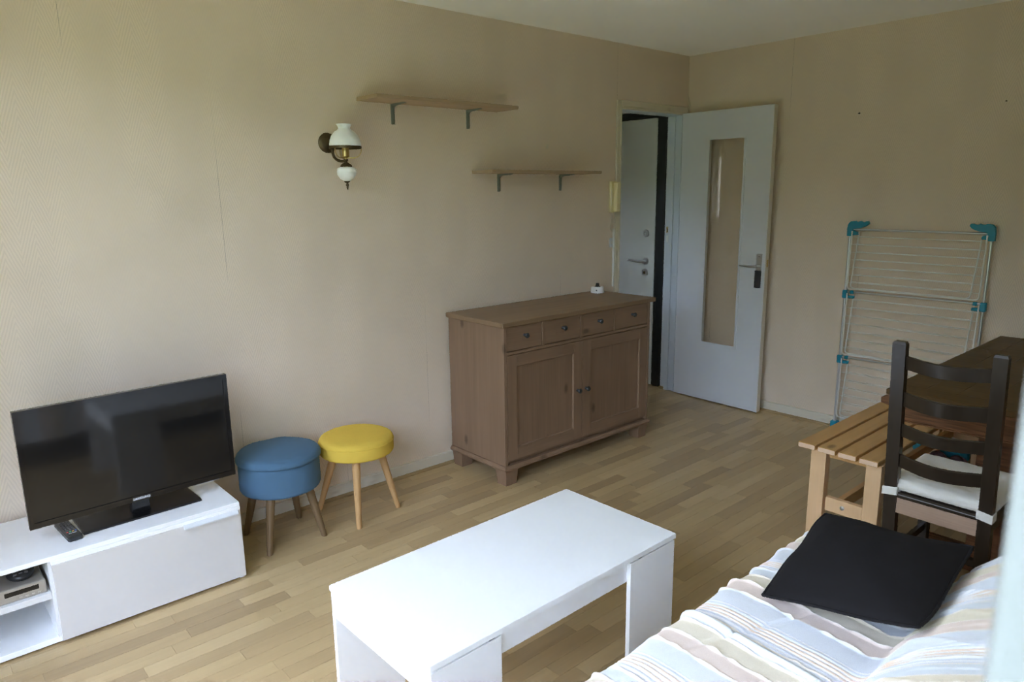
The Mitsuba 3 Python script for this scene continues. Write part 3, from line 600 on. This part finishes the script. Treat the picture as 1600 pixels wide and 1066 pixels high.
leg_stool(s2, c, .110, .334, [(-3.078, -.390), (-2.812, -.314), (-3.140, -.100)], 'beech', .0205, .0120)
part(s2, 'seat', lathe([[0, .332], [.160, .332], [.172, .336], [.178, .345], [.178, .394], [.1775, .396], [.176, .404], [.170, .413], [.157, .420], [.13, .425], [.075, .4285], [0, .430]], 64, (*c, 0)), 'felt_yellow', 60)
part(s2, 'piping', tube([[c[0] + .1788 * math.cos(a), c[1] + .1788 * math.sin(a), .3945] for a in np.linspace(0, 2 * PI, 73)], .0018, 6), 'felt_yellow', True)

# ------------------------------------------------------------------ coffee table
ct = thing('coffee_table', 'glossy white rectangular coffee table with panel legs in the foreground', 'coffee table')
A0 = math.radians(0.48); c0 = np.array([-3.757, -1.962, 0])
def ctm(m): m.apply_transform(trimesh.transformations.rotation_matrix(A0, [0, 0, 1])); m.apply_translation(c0); return m
L_, W_, HT = 1.0, 0.502, 0.4455
part(ct, 'top', ctm(bx(0, L_, 0, W_, HT - .018, HT, .0012)), 'white_gloss', 30)
for x0, x1 in ((.003, .232), (L_ - .232, L_ - .003)):
    for y0 in (.003, W_ - .019):
        part(ct, 'leg_panel', ctm(bx(x0, x1, y0, y0 + .016, 0, HT - .0245, .001)), 'white_gloss', 30)
ap = dict(z0=.352, z1=HT - .0185)
part(ct, 'apron', ctm(bx(.016, L_ - .016, .0195, .0355, ap['z0'], ap['z1'], .001)), 'white_gloss', 30)
part(ct, 'apron', ctm(bx(.016, L_ - .016, W_ - .0355, W_ - .0195, ap['z0'], ap['z1'], .001)), 'white_gloss', 30)
part(ct, 'apron', ctm(bx(.000, .0155, .0195, W_ - .0195, ap['z0'], ap['z1'], .001)), 'white_gloss', 30)
part(ct, 'apron', ctm(bx(L_ - .0155, L_, .0195, W_ - .0195, ap['z0'], ap['z1'], .001)), 'white_gloss', 30)
for x in (.19, L_ - .19):
    part(ct, 'hinge', ctm(bx(x, x + .022, .006, .015, HT - .0242, HT - .0183)), 'rubber_dark', False)
part(ct, 'chip', ctm(bx(L_ - .0115, L_ - .001, W_ - .0012, W_ + .0004, HT - .016, HT + .0002)), 'pine_end', False, 'small chip of bare wood at the far corner')

# ------------------------------------------------------------------ sofa and throw
SX0, SX1 = -4.42, -2.415
so = thing('sofa', 'low sofa bed under a striped throw at the lower right', 'sofa')
part(so, 'seat', bx(SX0 + .01, SX1 - .012, -2.74, -2.262, .20, .432, .03), 'sofa_fabric', 30)
bk = hull([[x, y, z] for x in (SX0 + .01, SX1 - .012) for y, z in ((-2.735, .28), (-2.725, .44), (-2.78, .535), (-2.85, .595), (-2.94, .64), (-3.02, .662), (-3.075, .655), (-3.10, .62), (-2.95, .28))])
part(so, 'back', bk, 'sofa_fabric', 20)
for x in (SX0 + .15, SX1 - .15):
    for y in (-2.33, -2.72):
        part(so, 'leg', lathe([[0, 0], [.020, 0], [.026, .199], [0, .199]], 20, (x, y, 0)), 'chair_dark', 40)
# cloth profile (y, z), front hem -> seat -> back -> down behind
prof = curve([(-2.244, .17), (-2.240, .30), (-2.238, .40), (-2.250, .440), (-2.285, .455), (-2.36, .457), (-2.50, .450), (-2.62, .443), (-2.668, .441), (-2.692, .452), (-2.716, .487), (-2.76, .543), (-2.81, .592), (-2.87, .633), (-2.94, .667), (-3.02, .690), (-3.08, .685), (-3.113, .65), (-3.12, .50)], 330)
tp = np.gradient(prof, axis=0); tp /= np.linalg.norm(tp, axis=1)[:, None]; npv = np.stack([tp[:, 1], -tp[:, 0]], 1)
npv = -npv if npv[60, 1] < 0 else npv
us = np.r_[np.linspace(SX0, -3.72, 110)[:-1], np.linspace(-3.72, SX1 + .004, 640)]; NX = len(us)
sv = np.r_[0, np.cumsum(np.linalg.norm(np.diff(prof, axis=0), axis=1))]
UU, VV = np.meshgrid(us, sv, indexing='ij')
stp = ((UU - X0) % REPEAT)
def ridge(q, w): return np.exp(-((stp - q) / w) ** 2)
nz = lambda a, b, s=0: meshkit.noise(np.stack([a, b, a * 0 + s], -1), int(s * 10) % 97)
sj = sv[np.argmin(abs(prof[:, 0] + 2.69))]
onback = np.clip((VV - sj) / .06 + .5, 0, 1)
d = np.zeros_like(UU)
for i, q in enumerate((.0705, .1285, .1905, .2395)):
    rep_ = np.floor((UU - X0) / REPEAT)
    d += ridge(q, .0040) * (.0030 + .0085 * (nz(UU * 0 + rep_ * 3.1 + i, VV * 40, 1.1) - .35)) * (1 - .5 * onback)
    d += ridge(q, .018) * .0075 * (nz(UU * 0 + rep_ * 5.7 + i, VV * 24, 2.7) - .5) * (1 - .6 * onback)
thin = np.clip(1 - np.abs(stp - .286) / .045, 0, 1)
d += thin * (.0020 * np.sin((stp - .24) / .0145 * 2 * PI) + .010 * (nz(UU * 9, VV * 20, 2.2) - .5) * (1 - .8 * onback))
d += .007 * (nz(UU * 2.2, VV * 5, 3.1) - .5) + .010 * (nz(UU * 4.0, VV * 3.0, 4.4) - .5) * (1 - onback)
fold = lambda c, w: np.exp(-(c / w) ** 2)
vs_ = VV - sv[np.argmin(abs(prof[:, 0] + 2.285))]          # metres behind the front edge
onseat = np.clip(vs_ * 10 + 1, 0, 1) * (1 - onback)
# long fold beside the third group of thin stripes, a crease across the seat, oblique drag folds on the back
d += .016 * fold(UU - (-3.128 - .03 * vs_), .011) * onseat
d -= .010 * fold(UU - (-3.108 - .03 * vs_), .010) * onseat
d -= .010 * fold((UU + 3.10) * .35 - (vs_ - .12), .007) * np.clip(1.2 - np.abs(UU + 3.06) / .22, 0, 1) * onseat
for o in (-2.46, -2.53, -2.62, -2.74, -2.90, -3.10, -3.32):
    d += .0055 * fold((UU - o) + .55 * (VV - sj), .011) * onback * np.clip(2.0 - (VV - sj) * 6, 0, 1)
edge_r = np.clip((UU - (SX1 - .05)) / .05, 0, 1)
wave = (1 - np.clip((VV - .02) / .30, 0, 1)) * .014 * np.sin(UU * 21 + 2 * nz(UU * 2, VV * 1, 6))
front = np.clip(1 - np.abs(VV - .30) / .10, 0, 1)
d += front * .010 * (nz(UU * 16, VV * 3, 8.8) - .5)
d = np.maximum(d, -.006) + .005
UUs = UU + onback * .10 * np.clip((VV - sv[-1] * .5) * 1.5, 0, .5) * 0
Yv = prof[None, :, 0] + (d + wave) * npv[None, :, 0]; Zv = prof[None, :, 1] + d * npv[None, :, 1]
Zv -= edge_r ** 2 * .012
Xv = UU + .006 * (nz(UU * 3, VV * 6, 7.7) - .5)
V0 = np.stack([Xv, Yv, Zv], -1)
NV = len(prof)
# flap that falls over the sofa's right end
NF = 14
base = V0[-1]; flap = []
for k in range(1, NF + 1):
    t = k / NF
    q = base.copy(); q[:, 0] += .010 * math.sin(min(1, t * 3) * PI / 2) + .006 * t * np.sin(sv * 26)
    q[:, 2] -= t * .16 * np.clip((sv - .12) / .12, 0, 1) * np.clip((sv[-1] - sv) / .2, 0, 1)
    flap.append(q)
V0 = np.concatenate([V0, np.stack(flap)], 0)
uvx = np.concatenate([UU, np.broadcast_to(us[-1] + np.arange(1, NF + 1)[:, None] * .011, (NF, NV))], 0)
shear = np.concatenate([onback, np.broadcast_to(onback[-1], (NF, NV))], 0)
VVa = np.concatenate([VV, np.broadcast_to(sv, (NF, NV))], 0)
sj = sv[np.argmin(abs(prof[:, 0] + 2.69))]
uvx = uvx + .03 * np.sin(np.clip((VVa - sj) / .5, 0, 1) * PI)
n0 = V0.shape[0]
idx = np.arange(n0 * NV).reshape(n0, NV)
f = np.concatenate([np.stack([idx[:-1, :-1], idx[1:, :-1], idx[1:, 1:]], -1).reshape(-1, 3), np.stack([idx[:-1, :-1], idx[1:, 1:], idx[:-1, 1:]], -1).reshape(-1, 3)])
one('striped_throw', M(V0.reshape(-1, 3), f), 'throw_cotton', 'pale blue, cream and pink striped cotton throw spread over the sofa', 'throw', True, uv=np.stack([uvx.ravel(), VVa.ravel()], -1))

# black cushion leaning from seat to back
A_, B_, C_, D_ = [np.array(q) for q in ((-2.945, -2.365, .480), (-2.392, -2.278, .502), (-2.425, -2.715, .572), (-2.995, -2.778, .592))]
n = 56; s = np.linspace(0, 1, n); S, R_ = np.meshgrid(s, s, indexing='ij')
def pil(sign):
    # corners pulled out, sides bowed in
    bs = .012 * np.sin(PI * S); br = .016 * np.sin(PI * R_)
    a1, b1 = S * 2 - 1, R_ * 2 - 1
    rr = 1 - (.015 + .060 * (S < .5) * (R_ > .5)) * (np.abs(a1) * np.abs(b1)) ** 4
    s2_ = .5 + a1 * rr * (.5 - br); r2_ = .5 + b1 * rr * (.5 - bs)
    P = ((1 - s2_) * (1 - r2_))[..., None] * A_ + (s2_ * (1 - r2_))[..., None] * B_ + (s2_ * r2_)[..., None] * C_ + ((1 - s2_) * r2_)[..., None] * D_
    lift = .022 * np.exp(-((S - .80) ** 2 + (R_ - .02) ** 2) / .05) + .014 * np.exp(-((S - .35) ** 2 + R_ ** 2) / .03) - .012 * np.exp(-((S - 1.0) ** 2 + (R_ - .62) ** 2) / .04)
    P = P + lift[..., None] * np.array([0, 0, 1.0]) + .016 * (meshkit.noise(np.stack([S * 3.3, R_ * 3.3, S * 0 + 9.5], -1), 8) - .5)[..., None] * np.array([.7, .7, .3])
    nn = np.cross(B_ - A_, D_ - A_); nn /= np.linalg.norm(nn); nn = nn if nn[2] > 0 else -nn
    h = (np.sin(PI * S) ** .62 * np.sin(PI * R_) ** .62)
    e = np.minimum(np.minimum(S, 1 - S), np.minimum(R_, 1 - R_))
    wr = .016 * (meshkit.noise(np.stack([S * 4, R_ * 5, S * 0 + 1.5 + sign], -1), 5) - .5) * np.clip(e * 6, 0, 1) + .006 * (meshkit.noise(np.stack([S * 11, R_ * 9, S * 0], -1), 6) - .5) * np.clip(e * 8, 0, 1)
    return P + nn * (sign * (.074 if sign > 0 else .022) * h + wr)[..., None]
top, bot = pil(1), pil(-1)
bot[0], bot[-1], bot[:, 0], bot[:, -1] = top[0], top[-1], top[:, 0], top[:, -1]
idx = np.arange(n * n).reshape(n, n)
ft = np.concatenate([np.stack([idx[:-1, :-1], idx[1:, :-1], idx[1:, 1:]], -1).reshape(-1, 3), np.stack([idx[:-1, :-1], idx[1:, 1:], idx[:-1, 1:]], -1).reshape(-1, 3)])
v = np.vstack([top.reshape(-1, 3), bot.reshape(-1, 3)]); fb = ft[:, ::-1] + n * n
cm = trimesh.Trimesh(v, np.vstack([ft, fb]), process=True); cm.merge_vertices(); cm.fix_normals()
cu = thing('cushion', 'black cotton cushion lying on the striped throw', 'cushion')
part(cu, 'cover', cm, 'cotton_black', 60)
loop = np.vstack([top[:, 0], top[-1, 1:], top[::-1, -1][1:], top[0, ::-1][1:]])
part(cu, 'piping', tube(loop, .0042, 7), 'cotton_black', True, 'raised seam around the edge')

# ------------------------------------------------------------------ slatted bench
be = thing('slatted_bench', 'pale pine bench with four seat slats running along the table', 'bench')
bx0, bx1, by0, by1, bz = -1.628, -0.085, -1.800, -2.150, .446
sw_ = (by0 - by1 - 3 * .0125) / 4
for i in range(4):
    y1 = by0 - i * (sw_ + .0125); y0 = y1 - sw_
    sl = part(be, 'slat', bx(bx0 - .003 * i, bx1, y0, y1, bz - .024, bz, .003), 'pine_x', 30)
    part(sl, 'end_grain', bx(bx0 - .003 * i - .0006, bx0 - .003 * i + .0005, y0 + .0025, y1 - .0025, bz - .0215, bz - .0025), 'pine_end', False, 'pale end grain')
for x in (-1.605, -0.150):
    for y in (-1.886, -2.121):
        part(be, 'leg', bx(x, x + .045, y - .034, y + .034 if y > -2 else y + .030, 0, bz - .0245, .002), 'pine_z', 30)
    part(be, 'cross_rail', bx(x + .010, x + .040, -2.0905, -1.930, bz - .050, bz - .0245, .002), 'pine_x', 30)
    part(be, 'cross_rail', bx(x + .004, x + .030, -2.0905, -1.930, .150, .214, .002), 'pine_z', 30)
part(be, 'stretcher', bx(-1.5745, -0.147, -1.993, -1.967, .155, .208, .002), 'pine_x', 30)
bo = part(be, 'bolt', lathe([[0, 0], [.010, 0], [.0095, .003], [.005, .0045], [0, .0045]], 18).apply_transform(trimesh.transformations.rotation_matrix(-PI / 2, [0, 1, 0])).apply_translation([-1.6012, -2.006, .183]), 'steel', 40, 'steel bolt head')

# ------------------------------------------------------------------ dining table
dt = thing('dining_table', 'dark reddish-brown wooden dining table against the end wall at the right', 'table')
tx0, tx1, ty0, ty1 = -1.582, -0.045, -2.930, -2.132
nb = 5; bw = (tx1 - tx0 - .11) / nb
part(dt, 'edge_board', bx(tx0, tx0 + .1095, ty0, ty1, .727, .750, .003), 'table_top', 30)
for i in range(7):
    w = (ty1 - ty0) / 7
    part(dt, 'top_board', bx(tx0 + .110, tx1, ty0 + i * w + .0003, ty0 + (i + 1) * w - .0003, .727, .750, .001), 'table_top', 30)
part(dt, 'apron', bx(tx0 + .004, tx0 + .030, ty0 + .02, ty1 - .016, .632, .7265, .002), 'table_apron', 30, 'weathered reddish apron')
part(dt, 'apron', bx(tx1 - .030, tx1 - .004, ty0 + .02, ty1 - .016, .632, .7265, .002), 'table_apron', 30)
part(dt, 'apron', bx(tx0 + .0305, tx1 - .0305, ty1 - .045, ty1 - .020, .632, .7265, .002), 'table_apron', 30)
part(dt, 'apron', bx(tx0 + .0305, tx1 - .0305, ty0 + .020, ty0 + .045, .632, .7265, .002), 'table_apron', 30)
part(dt, 'apron_lip', bx(tx0 + .001, tx0 + .032, ty0 + .02, ty1 - .016, .625, .6315, .002), 'table_apron', 30)
part(dt, 'slot', bx(tx0 + .0032, tx0 + .0042, -2.397, -2.364, .674, .681), 'rubber_dark', False)
part(dt, 'corner_moulding', hull([[x, y, z] for x, y, z in ((tx0 - .004, -2.118, .712), (tx0 - .004, -2.118, .690), (tx0 - .004, -2.150, .684), (tx0 - .004, -2.150, .722), (tx0 + .05, -2.118, .712), (tx0 + .05, -2.118, .690), (tx0 + .05, -2.147, .684), (tx0 + .05, -2.147, .722))]), 'table_apron', 20)
for x in (tx0 + .17, tx1 - .24):
    part(dt, 'leg', bx(x, x + .06, -2.625, -2.435, .0905, .6695, .004), 'table_apron', 30)
    part(dt, 'foot_rail', bx(x - .005, x + .065, -2.83, -2.232, 0, .090, .006), 'table_apron', 30)
    part(dt, 'head_rail', bx(x - .005, x + .065, -2.83, -2.232, .670, .7265, .004), 'table_apron', 30)
part(dt, 'stretcher', bx(tx0 + .2305, tx1 - .2405, -2.555, -2.505, .16, .25, .004), 'table_apron', 30)

# ------------------------------------------------------------------ dark ladder-back chair
ch = thing('dining_chair', 'dark brown ladder-back chair with a white seat pad, drawn up to the table', 'chair')
def backx(z): return -1.925 - .1 * (z - .43) if z > .30 else -1.912
def post(y0, y1):
    P = []
    for z in (0, .30, .43, 1.022): P += [[backx(z) + (0.03 if z == 0 else 0), y, z] for y in (y0, y1)] + [[backx(z) + .030 + (0.03 if z == 0 else 0), y, z] for y in (y0, y1)]
    ms = []
    zs = [0, .30, .62, 1.024, 1.033]
    secs = []
    for z in zs:
        e = .004 if z > 1.03 else 0.0
        xb = backx(z) + (.028 if z == 0 else 0)
        secs.append([[xb + e, y0 + e, z], [xb + .032 - e, y0 + e, z], [xb + .032 - e, y1 - e, z], [xb + e, y1 - e, z]])
    return join([hull(secs[i] + secs[i + 1]) for i in range(len(zs) - 1)])
PL, PR = (-2.330, -2.286), (-2.634, -2.592)
part(ch, 'back_post', post(*PL), 'chair_dark', False)
part(ch, 'back_post', post(*PR), 'chair_dark', False)
for z0, z1 in ((.935, .983), (.797, .850), (.682, .729), (.562, .611)):
    P = []; nseg = 14
    vs, fs = [], []
    for k in range(nseg + 1):
        t = k / nseg; y = -2.3305 + t * (-2.5915 + 2.3305)
        bow = .034 * math.sin(PI * t)
        for (dx, z) in ((.004, z0), (.017, z0), (.019, z1 - .003), (.014, z1), (.007, z1), (.004, z1 - .003)):
            vs.append([backx((z0 + z1) / 2) - .1 * (z - (z0 + z1) / 2) + dx - bow + .004, y, z - .006 * math.sin(PI * t)])
    for k in range(nseg):
        for j in range(6):
            a, b = k * 6 + j, k * 6 + (j + 1) % 6
            fs += [[a, b, b + 6], [a, b + 6, a + 6]]
    for k in (0, nseg):
        for j in range(1, 5): fs.append([k * 6, k * 6 + j, k * 6 + j + 1])
    mm = M(vs, fs); mm.fix_normals()
    part(ch, 'back_slat', mm, 'chair_dark', 35)
part(ch, 'seat', bx(-1.915, -1.500, -2.625, -2.292, .440, .458, .005), 'chair_dark', 30)
part(ch, 'seat_roll', tube([[-1.918, -2.3305, .450], [-1.918, -2.5915, .450]], .011, 14), 'chair_dark', 40)
part(ch, 'rear_rail', bx(-1.921, -1.900, -2.5915, -2.3305, .380, .4385, .001), 'chair_rail', 30, 'bare greyish wood rail')
part(ch, 'side_rail', bx(-1.892, -1.546, -2.318, -2.298, .385, .4395, .001), 'chair_dark', 30)
part(ch, 'side_rail', bx(-1.892, -1.546, -2.622, -2.602, .385, .4395, .001), 'chair_dark', 30)
part(ch, 'front_rail', bx(-1.534, -1.514, -2.5905, -2.3295, .385, .4395, .001), 'chair_dark', 30)
for y0, y1 in ((-2.329, -2.291), (-2.629, -2.591)):
    part(ch, 'front_leg', bx(-1.545, -1.507, y0, y1, 0, .4395, .003), 'chair_dark', 30)
    part(ch, 'stretcher', bx(-1.885, -1.5455, y0 + .010, y1 - .010, .175, .205, .002), 'chair_dark', 30)
part(ch, 'cross_stretcher', bx(-1.74, -1.71, -2.6005, -2.3195, .178, .204, .002), 'chair_dark', 30)
sp = thing('seat_pad', 'white tufted seat pad tied onto the dark chair', 'cushion')
n1, n2 = 60, 50
S, R_ = np.meshgrid(np.linspace(0, 1, n1), np.linspace(0, 1, n2), indexing='ij')
xx = -1.925 + S * .385; yy = -2.640 + R_ * .358 + (S - .5) * 0
mid = np.abs(R_ - .5) * 2
def padh(top):
    e = np.minimum(np.minimum(S * .385, (1 - S) * .385), np.minimum(R_ * .358, (1 - R_) * .358))
    h = np.sqrt(np.clip(1 - (1 - np.clip(e / .030, 0, 1)) ** 2, 0, 1))
    tuft = np.zeros_like(S)
    for a in (.30, .72):
        for b in (.28, .72):
            tuft += np.exp(-(((S - a) * .385) ** 2 + ((R_ - b) * .358) ** 2) / .032 ** 2)
    wr = .004 * (meshkit.noise(np.stack([S * 7, R_ * 9, S * 0], -1), 11) - .5)
    return (.483 + h * (.027 - .017 * tuft + wr)) if top else (.483 - h * .020)
# notch the pad at the back posts
inx = np.clip((.13 - S) / .05, 0, 1)
yy = yy + inx * np.where(R_ > .5, -1, 1) * np.clip((mid - .75) / .25, 0, 1) * .052
xx = xx + np.clip((mid - .9) / .1, 0, 1) * .006
vt = np.stack([xx, yy, padh(True)], -1).reshape(-1, 3); vb = np.stack([xx, yy, padh(False)], -1).reshape(-1, 3)
idx = np.arange(n1 * n2).reshape(n1, n2)
ft = np.concatenate([np.stack([idx[:-1, :-1], idx[1:, :-1], idx[1:, 1:]], -1).reshape(-1, 3), np.stack([idx[:-1, :-1], idx[1:, 1:], idx[:-1, 1:]], -1).reshape(-1, 3)])
pm = trimesh.Trimesh(np.vstack([vt, vb]), np.vstack([ft, ft[:, ::-1] + n1 * n2]), process=True); pm.merge_vertices(digits_vertex=5); pm.update_faces(pm.nondegenerate_faces()); pm.fix_normals()
part(sp, 'cover', pm, 'cotton_white', 60)
for y0, y1 in (PL, PR):
    e = .0035; x0, x1 = -1.934, -1.893
    ring_ = Polygon([(x0 - e, y0 - e), (x1 + e, y0 - e), (x1 + e, y1 + e), (x0 - e, y1 + e)], [[(x0 - .0008, y0 - .0008), (x1 + .0008, y0 - .0008), (x1 + .0008, y1 + .0008), (x0 - .0008, y1 + .0008)]])
    m = trimesh.creation.extrude_polygon(ring_, .031, engine='earcut'); m.apply_translation([0, 0, .449]); m = m.subdivide()
    v = m.vertices; m.vertices[:, 2] += .007 * ((v[:, 1] - y0) / (y1 - y0) - .5) * (1 if y0 == PR[0] else -1)
    part(sp, 'tie', m, 'cotton_white', False, 'white fabric tie around the back post')

# slippers on the floor under table and bench
for k, (x, y, a, mt, lbl, sc) in enumerate(((-0.228, -1.946, .04, 'slipper_pink', 'dusty pink slipper on the floor under the bench, the left of the pair', 1.0), (-0.228, -2.046, -.03, 'slipper_pink', 'dusty pink slipper on the floor under the bench, the right of the pair', 1.0))):
    sl = thing('slipper', lbl, 'slipper', 'pink slippers under the bench')
    def sm(m): m.apply_transform(trimesh.transformations.rotation_matrix(a, [0, 0, 1])); m.apply_translation([x, y, 0]); return m
    th = np.linspace(0, 2 * PI, 28, endpoint=False)
    out = np.stack([.115 * np.cos(th), (.040 + .006 * np.cos(th)) * np.sin(th)], 1)
    part(sl, 'sole', sm(trimesh.creation.extrude_polygon(Polygon(out), .018, engine='earcut')), mt, 30)
    u = np.linspace(0, 1, 16); vv = np.linspace(0, PI, 20); UU_, VV_ = np.meshgrid(u, vv, indexing='ij')
    wv = np.sqrt(np.clip(1 - (UU_ * .97) ** 2, 0, 1))
    g_ = np.stack([.0 + .110 * UU_, (.044 * wv + .002) * np.cos(VV_), .017 + (.062 - .034 * UU_) * wv * np.sin(VV_)], -1)
    ii = np.arange(16 * 20).reshape(16, 20)
    ff = np.concatenate([np.stack([ii[:-1, :-1], ii[1:, :-1], ii[1:, 1:]], -1).reshape(-1, 3), np.stack([ii[:-1, :-1], ii[1:, 1:], ii[:-1, 1:]], -1).reshape(-1, 3)])
    g2 = g_ * np.array([.94, .88, .90]) + np.array([.0, 0, .001])
    part(sl, 'upper', sm(M(np.vstack([g_.reshape(-1, 3), g2.reshape(-1, 3)]), np.vstack([ff, ff[:, ::-1] + 320]))), mt, True)

# ------------------------------------------------------------------ drying rack
dk = thing('drying_rack', 'folded white wire drying rack with turquoise corner pieces leaning on the end wall', 'drying rack')
def rx(z): return -0.052 + 0.0 * z
RY0, RY1 = -1.274, -2.036          # left and right uprights
zt, zm, zl, zb = 1.315, .890, .474, .050
def up(y, x=-.055): return lambda z: np.array([x, y, z])
for y in (RY0, RY1):
    part(dk, 'upright', tube([[-.055, y, .03], [-.055, y, zt + .01]], .0085, 12), 'tube_metal', 40)
for z in (zt - .012, zm + .026, zl + .020):
    part(dk, 'crossbar', tube([[-.055, RY0, z], [-.055, RY1, z]], .0065, 10), 'tube_metal', 40)
def wing(zhi, zlo, xoff, inset, skew):
    """one wire shelf, folded flat: rounded U frame and thin rods"""
    R_c = .022
    def arc(cy, cz, a0, a1): return [[xoff, cy + R_c * math.cos(t), cz + R_c * math.sin(t)] for t in np.linspace(a0, a1, 7)]
    yl, yr = RY0 - inset, RY1 + inset
    P = [[xoff, yl - skew * 0, zhi]] + arc(yl + skew - R_c, zlo + R_c, 0, -PI / 2) + arc(yr + skew + R_c, zlo + R_c, -PI / 2, -PI) + [[xoff, yr, zhi]]
    w = part(dk, 'wing', tube(P, .0043, 8), 'wire_white', 60, 'white wire shelf frame')
    for k in range(7):
        t = (k + .75) / 7.6; z = zhi + (zlo - zhi) * t
        part(w, 'rod', tube([[xoff, RY0 - inset + skew * t, z], [xoff, RY1 + inset + skew * t, z]], .0021, 6), 'wire_white', 40)
for zh, zl_ in ((zt - .02, zm + .045), (zm + .018, zl + .040), (zl + .012, zb + .045)):
    wing(zh, zl_, -.070, .018, .004)
    wing(zh, zl_ + .002, -.040, .048, .026)
def clamp(y, z, s):      # s = +1: left upright (arm to the right), -1: right upright
    return join([bx(-.072, -.038, y + .014, y - .014, z - .026, z + .026, .004), bx(-.066, -.044, y - s * .012, y - s * .056, z - .026, z - .008, .003), bx(-.066, -.044, y - s * .030, y - s * .052, z + .004, z + .024, .003)])
for y, s in ((RY0, 1), (RY1, -1)):
    part(dk, 'clamp', clamp(y, zm + .010, s), 'turquoise', 30)
    part(dk, 'clamp', clamp(y, zl + .005, s), 'turquoise', 30)
    # hooked top handle with finger waves
    pts = [(.014, -.055), (.014, -.010), (.010, .018), (-.004, .031), (-.026, .034), (-.035, .029), (-.049, .028), (-.060, .034), (-.069, .028), (-.083, .028), (-.094, .034), (-.104, .033), (-.108, .022), (-.092, .008), (-.062, -.004), (-.030, -.009), (-.018, -.014), (-.016, -.022), (-.044, -.034), (-.044, -.048), (-.016, -.048), (-.012, -.055)]
    m = prism(Polygon([(q[0] * s, q[1]) for q in pts]).buffer(.002).simplify(.0005), .026, ((-.042, y, zt + .005), (0, 1, 0), (0, 0, 1)))
    v = m.vertices
    m.vertices = np.stack([-.068 + (v[:, 0] - v[:, 0].min()), v[:, 1], v[:, 2]], 1)
    part(dk, 'top_handle', m, 'turquoise', 30, 'turquoise hooked handle')
    part(dk, 'foot', join([bx(-.080, -.030, y + .020, y - .020, 0.0, .062, .005), bx(-.074, -.036, y - s * .018, y - s * (.085 if s > 0 else .275), 0.0, .040, .005)]), 'turquoise', 30)

print(len(scene), 'entries', len([k for k in scene if '__plank' in k]), 'planks')
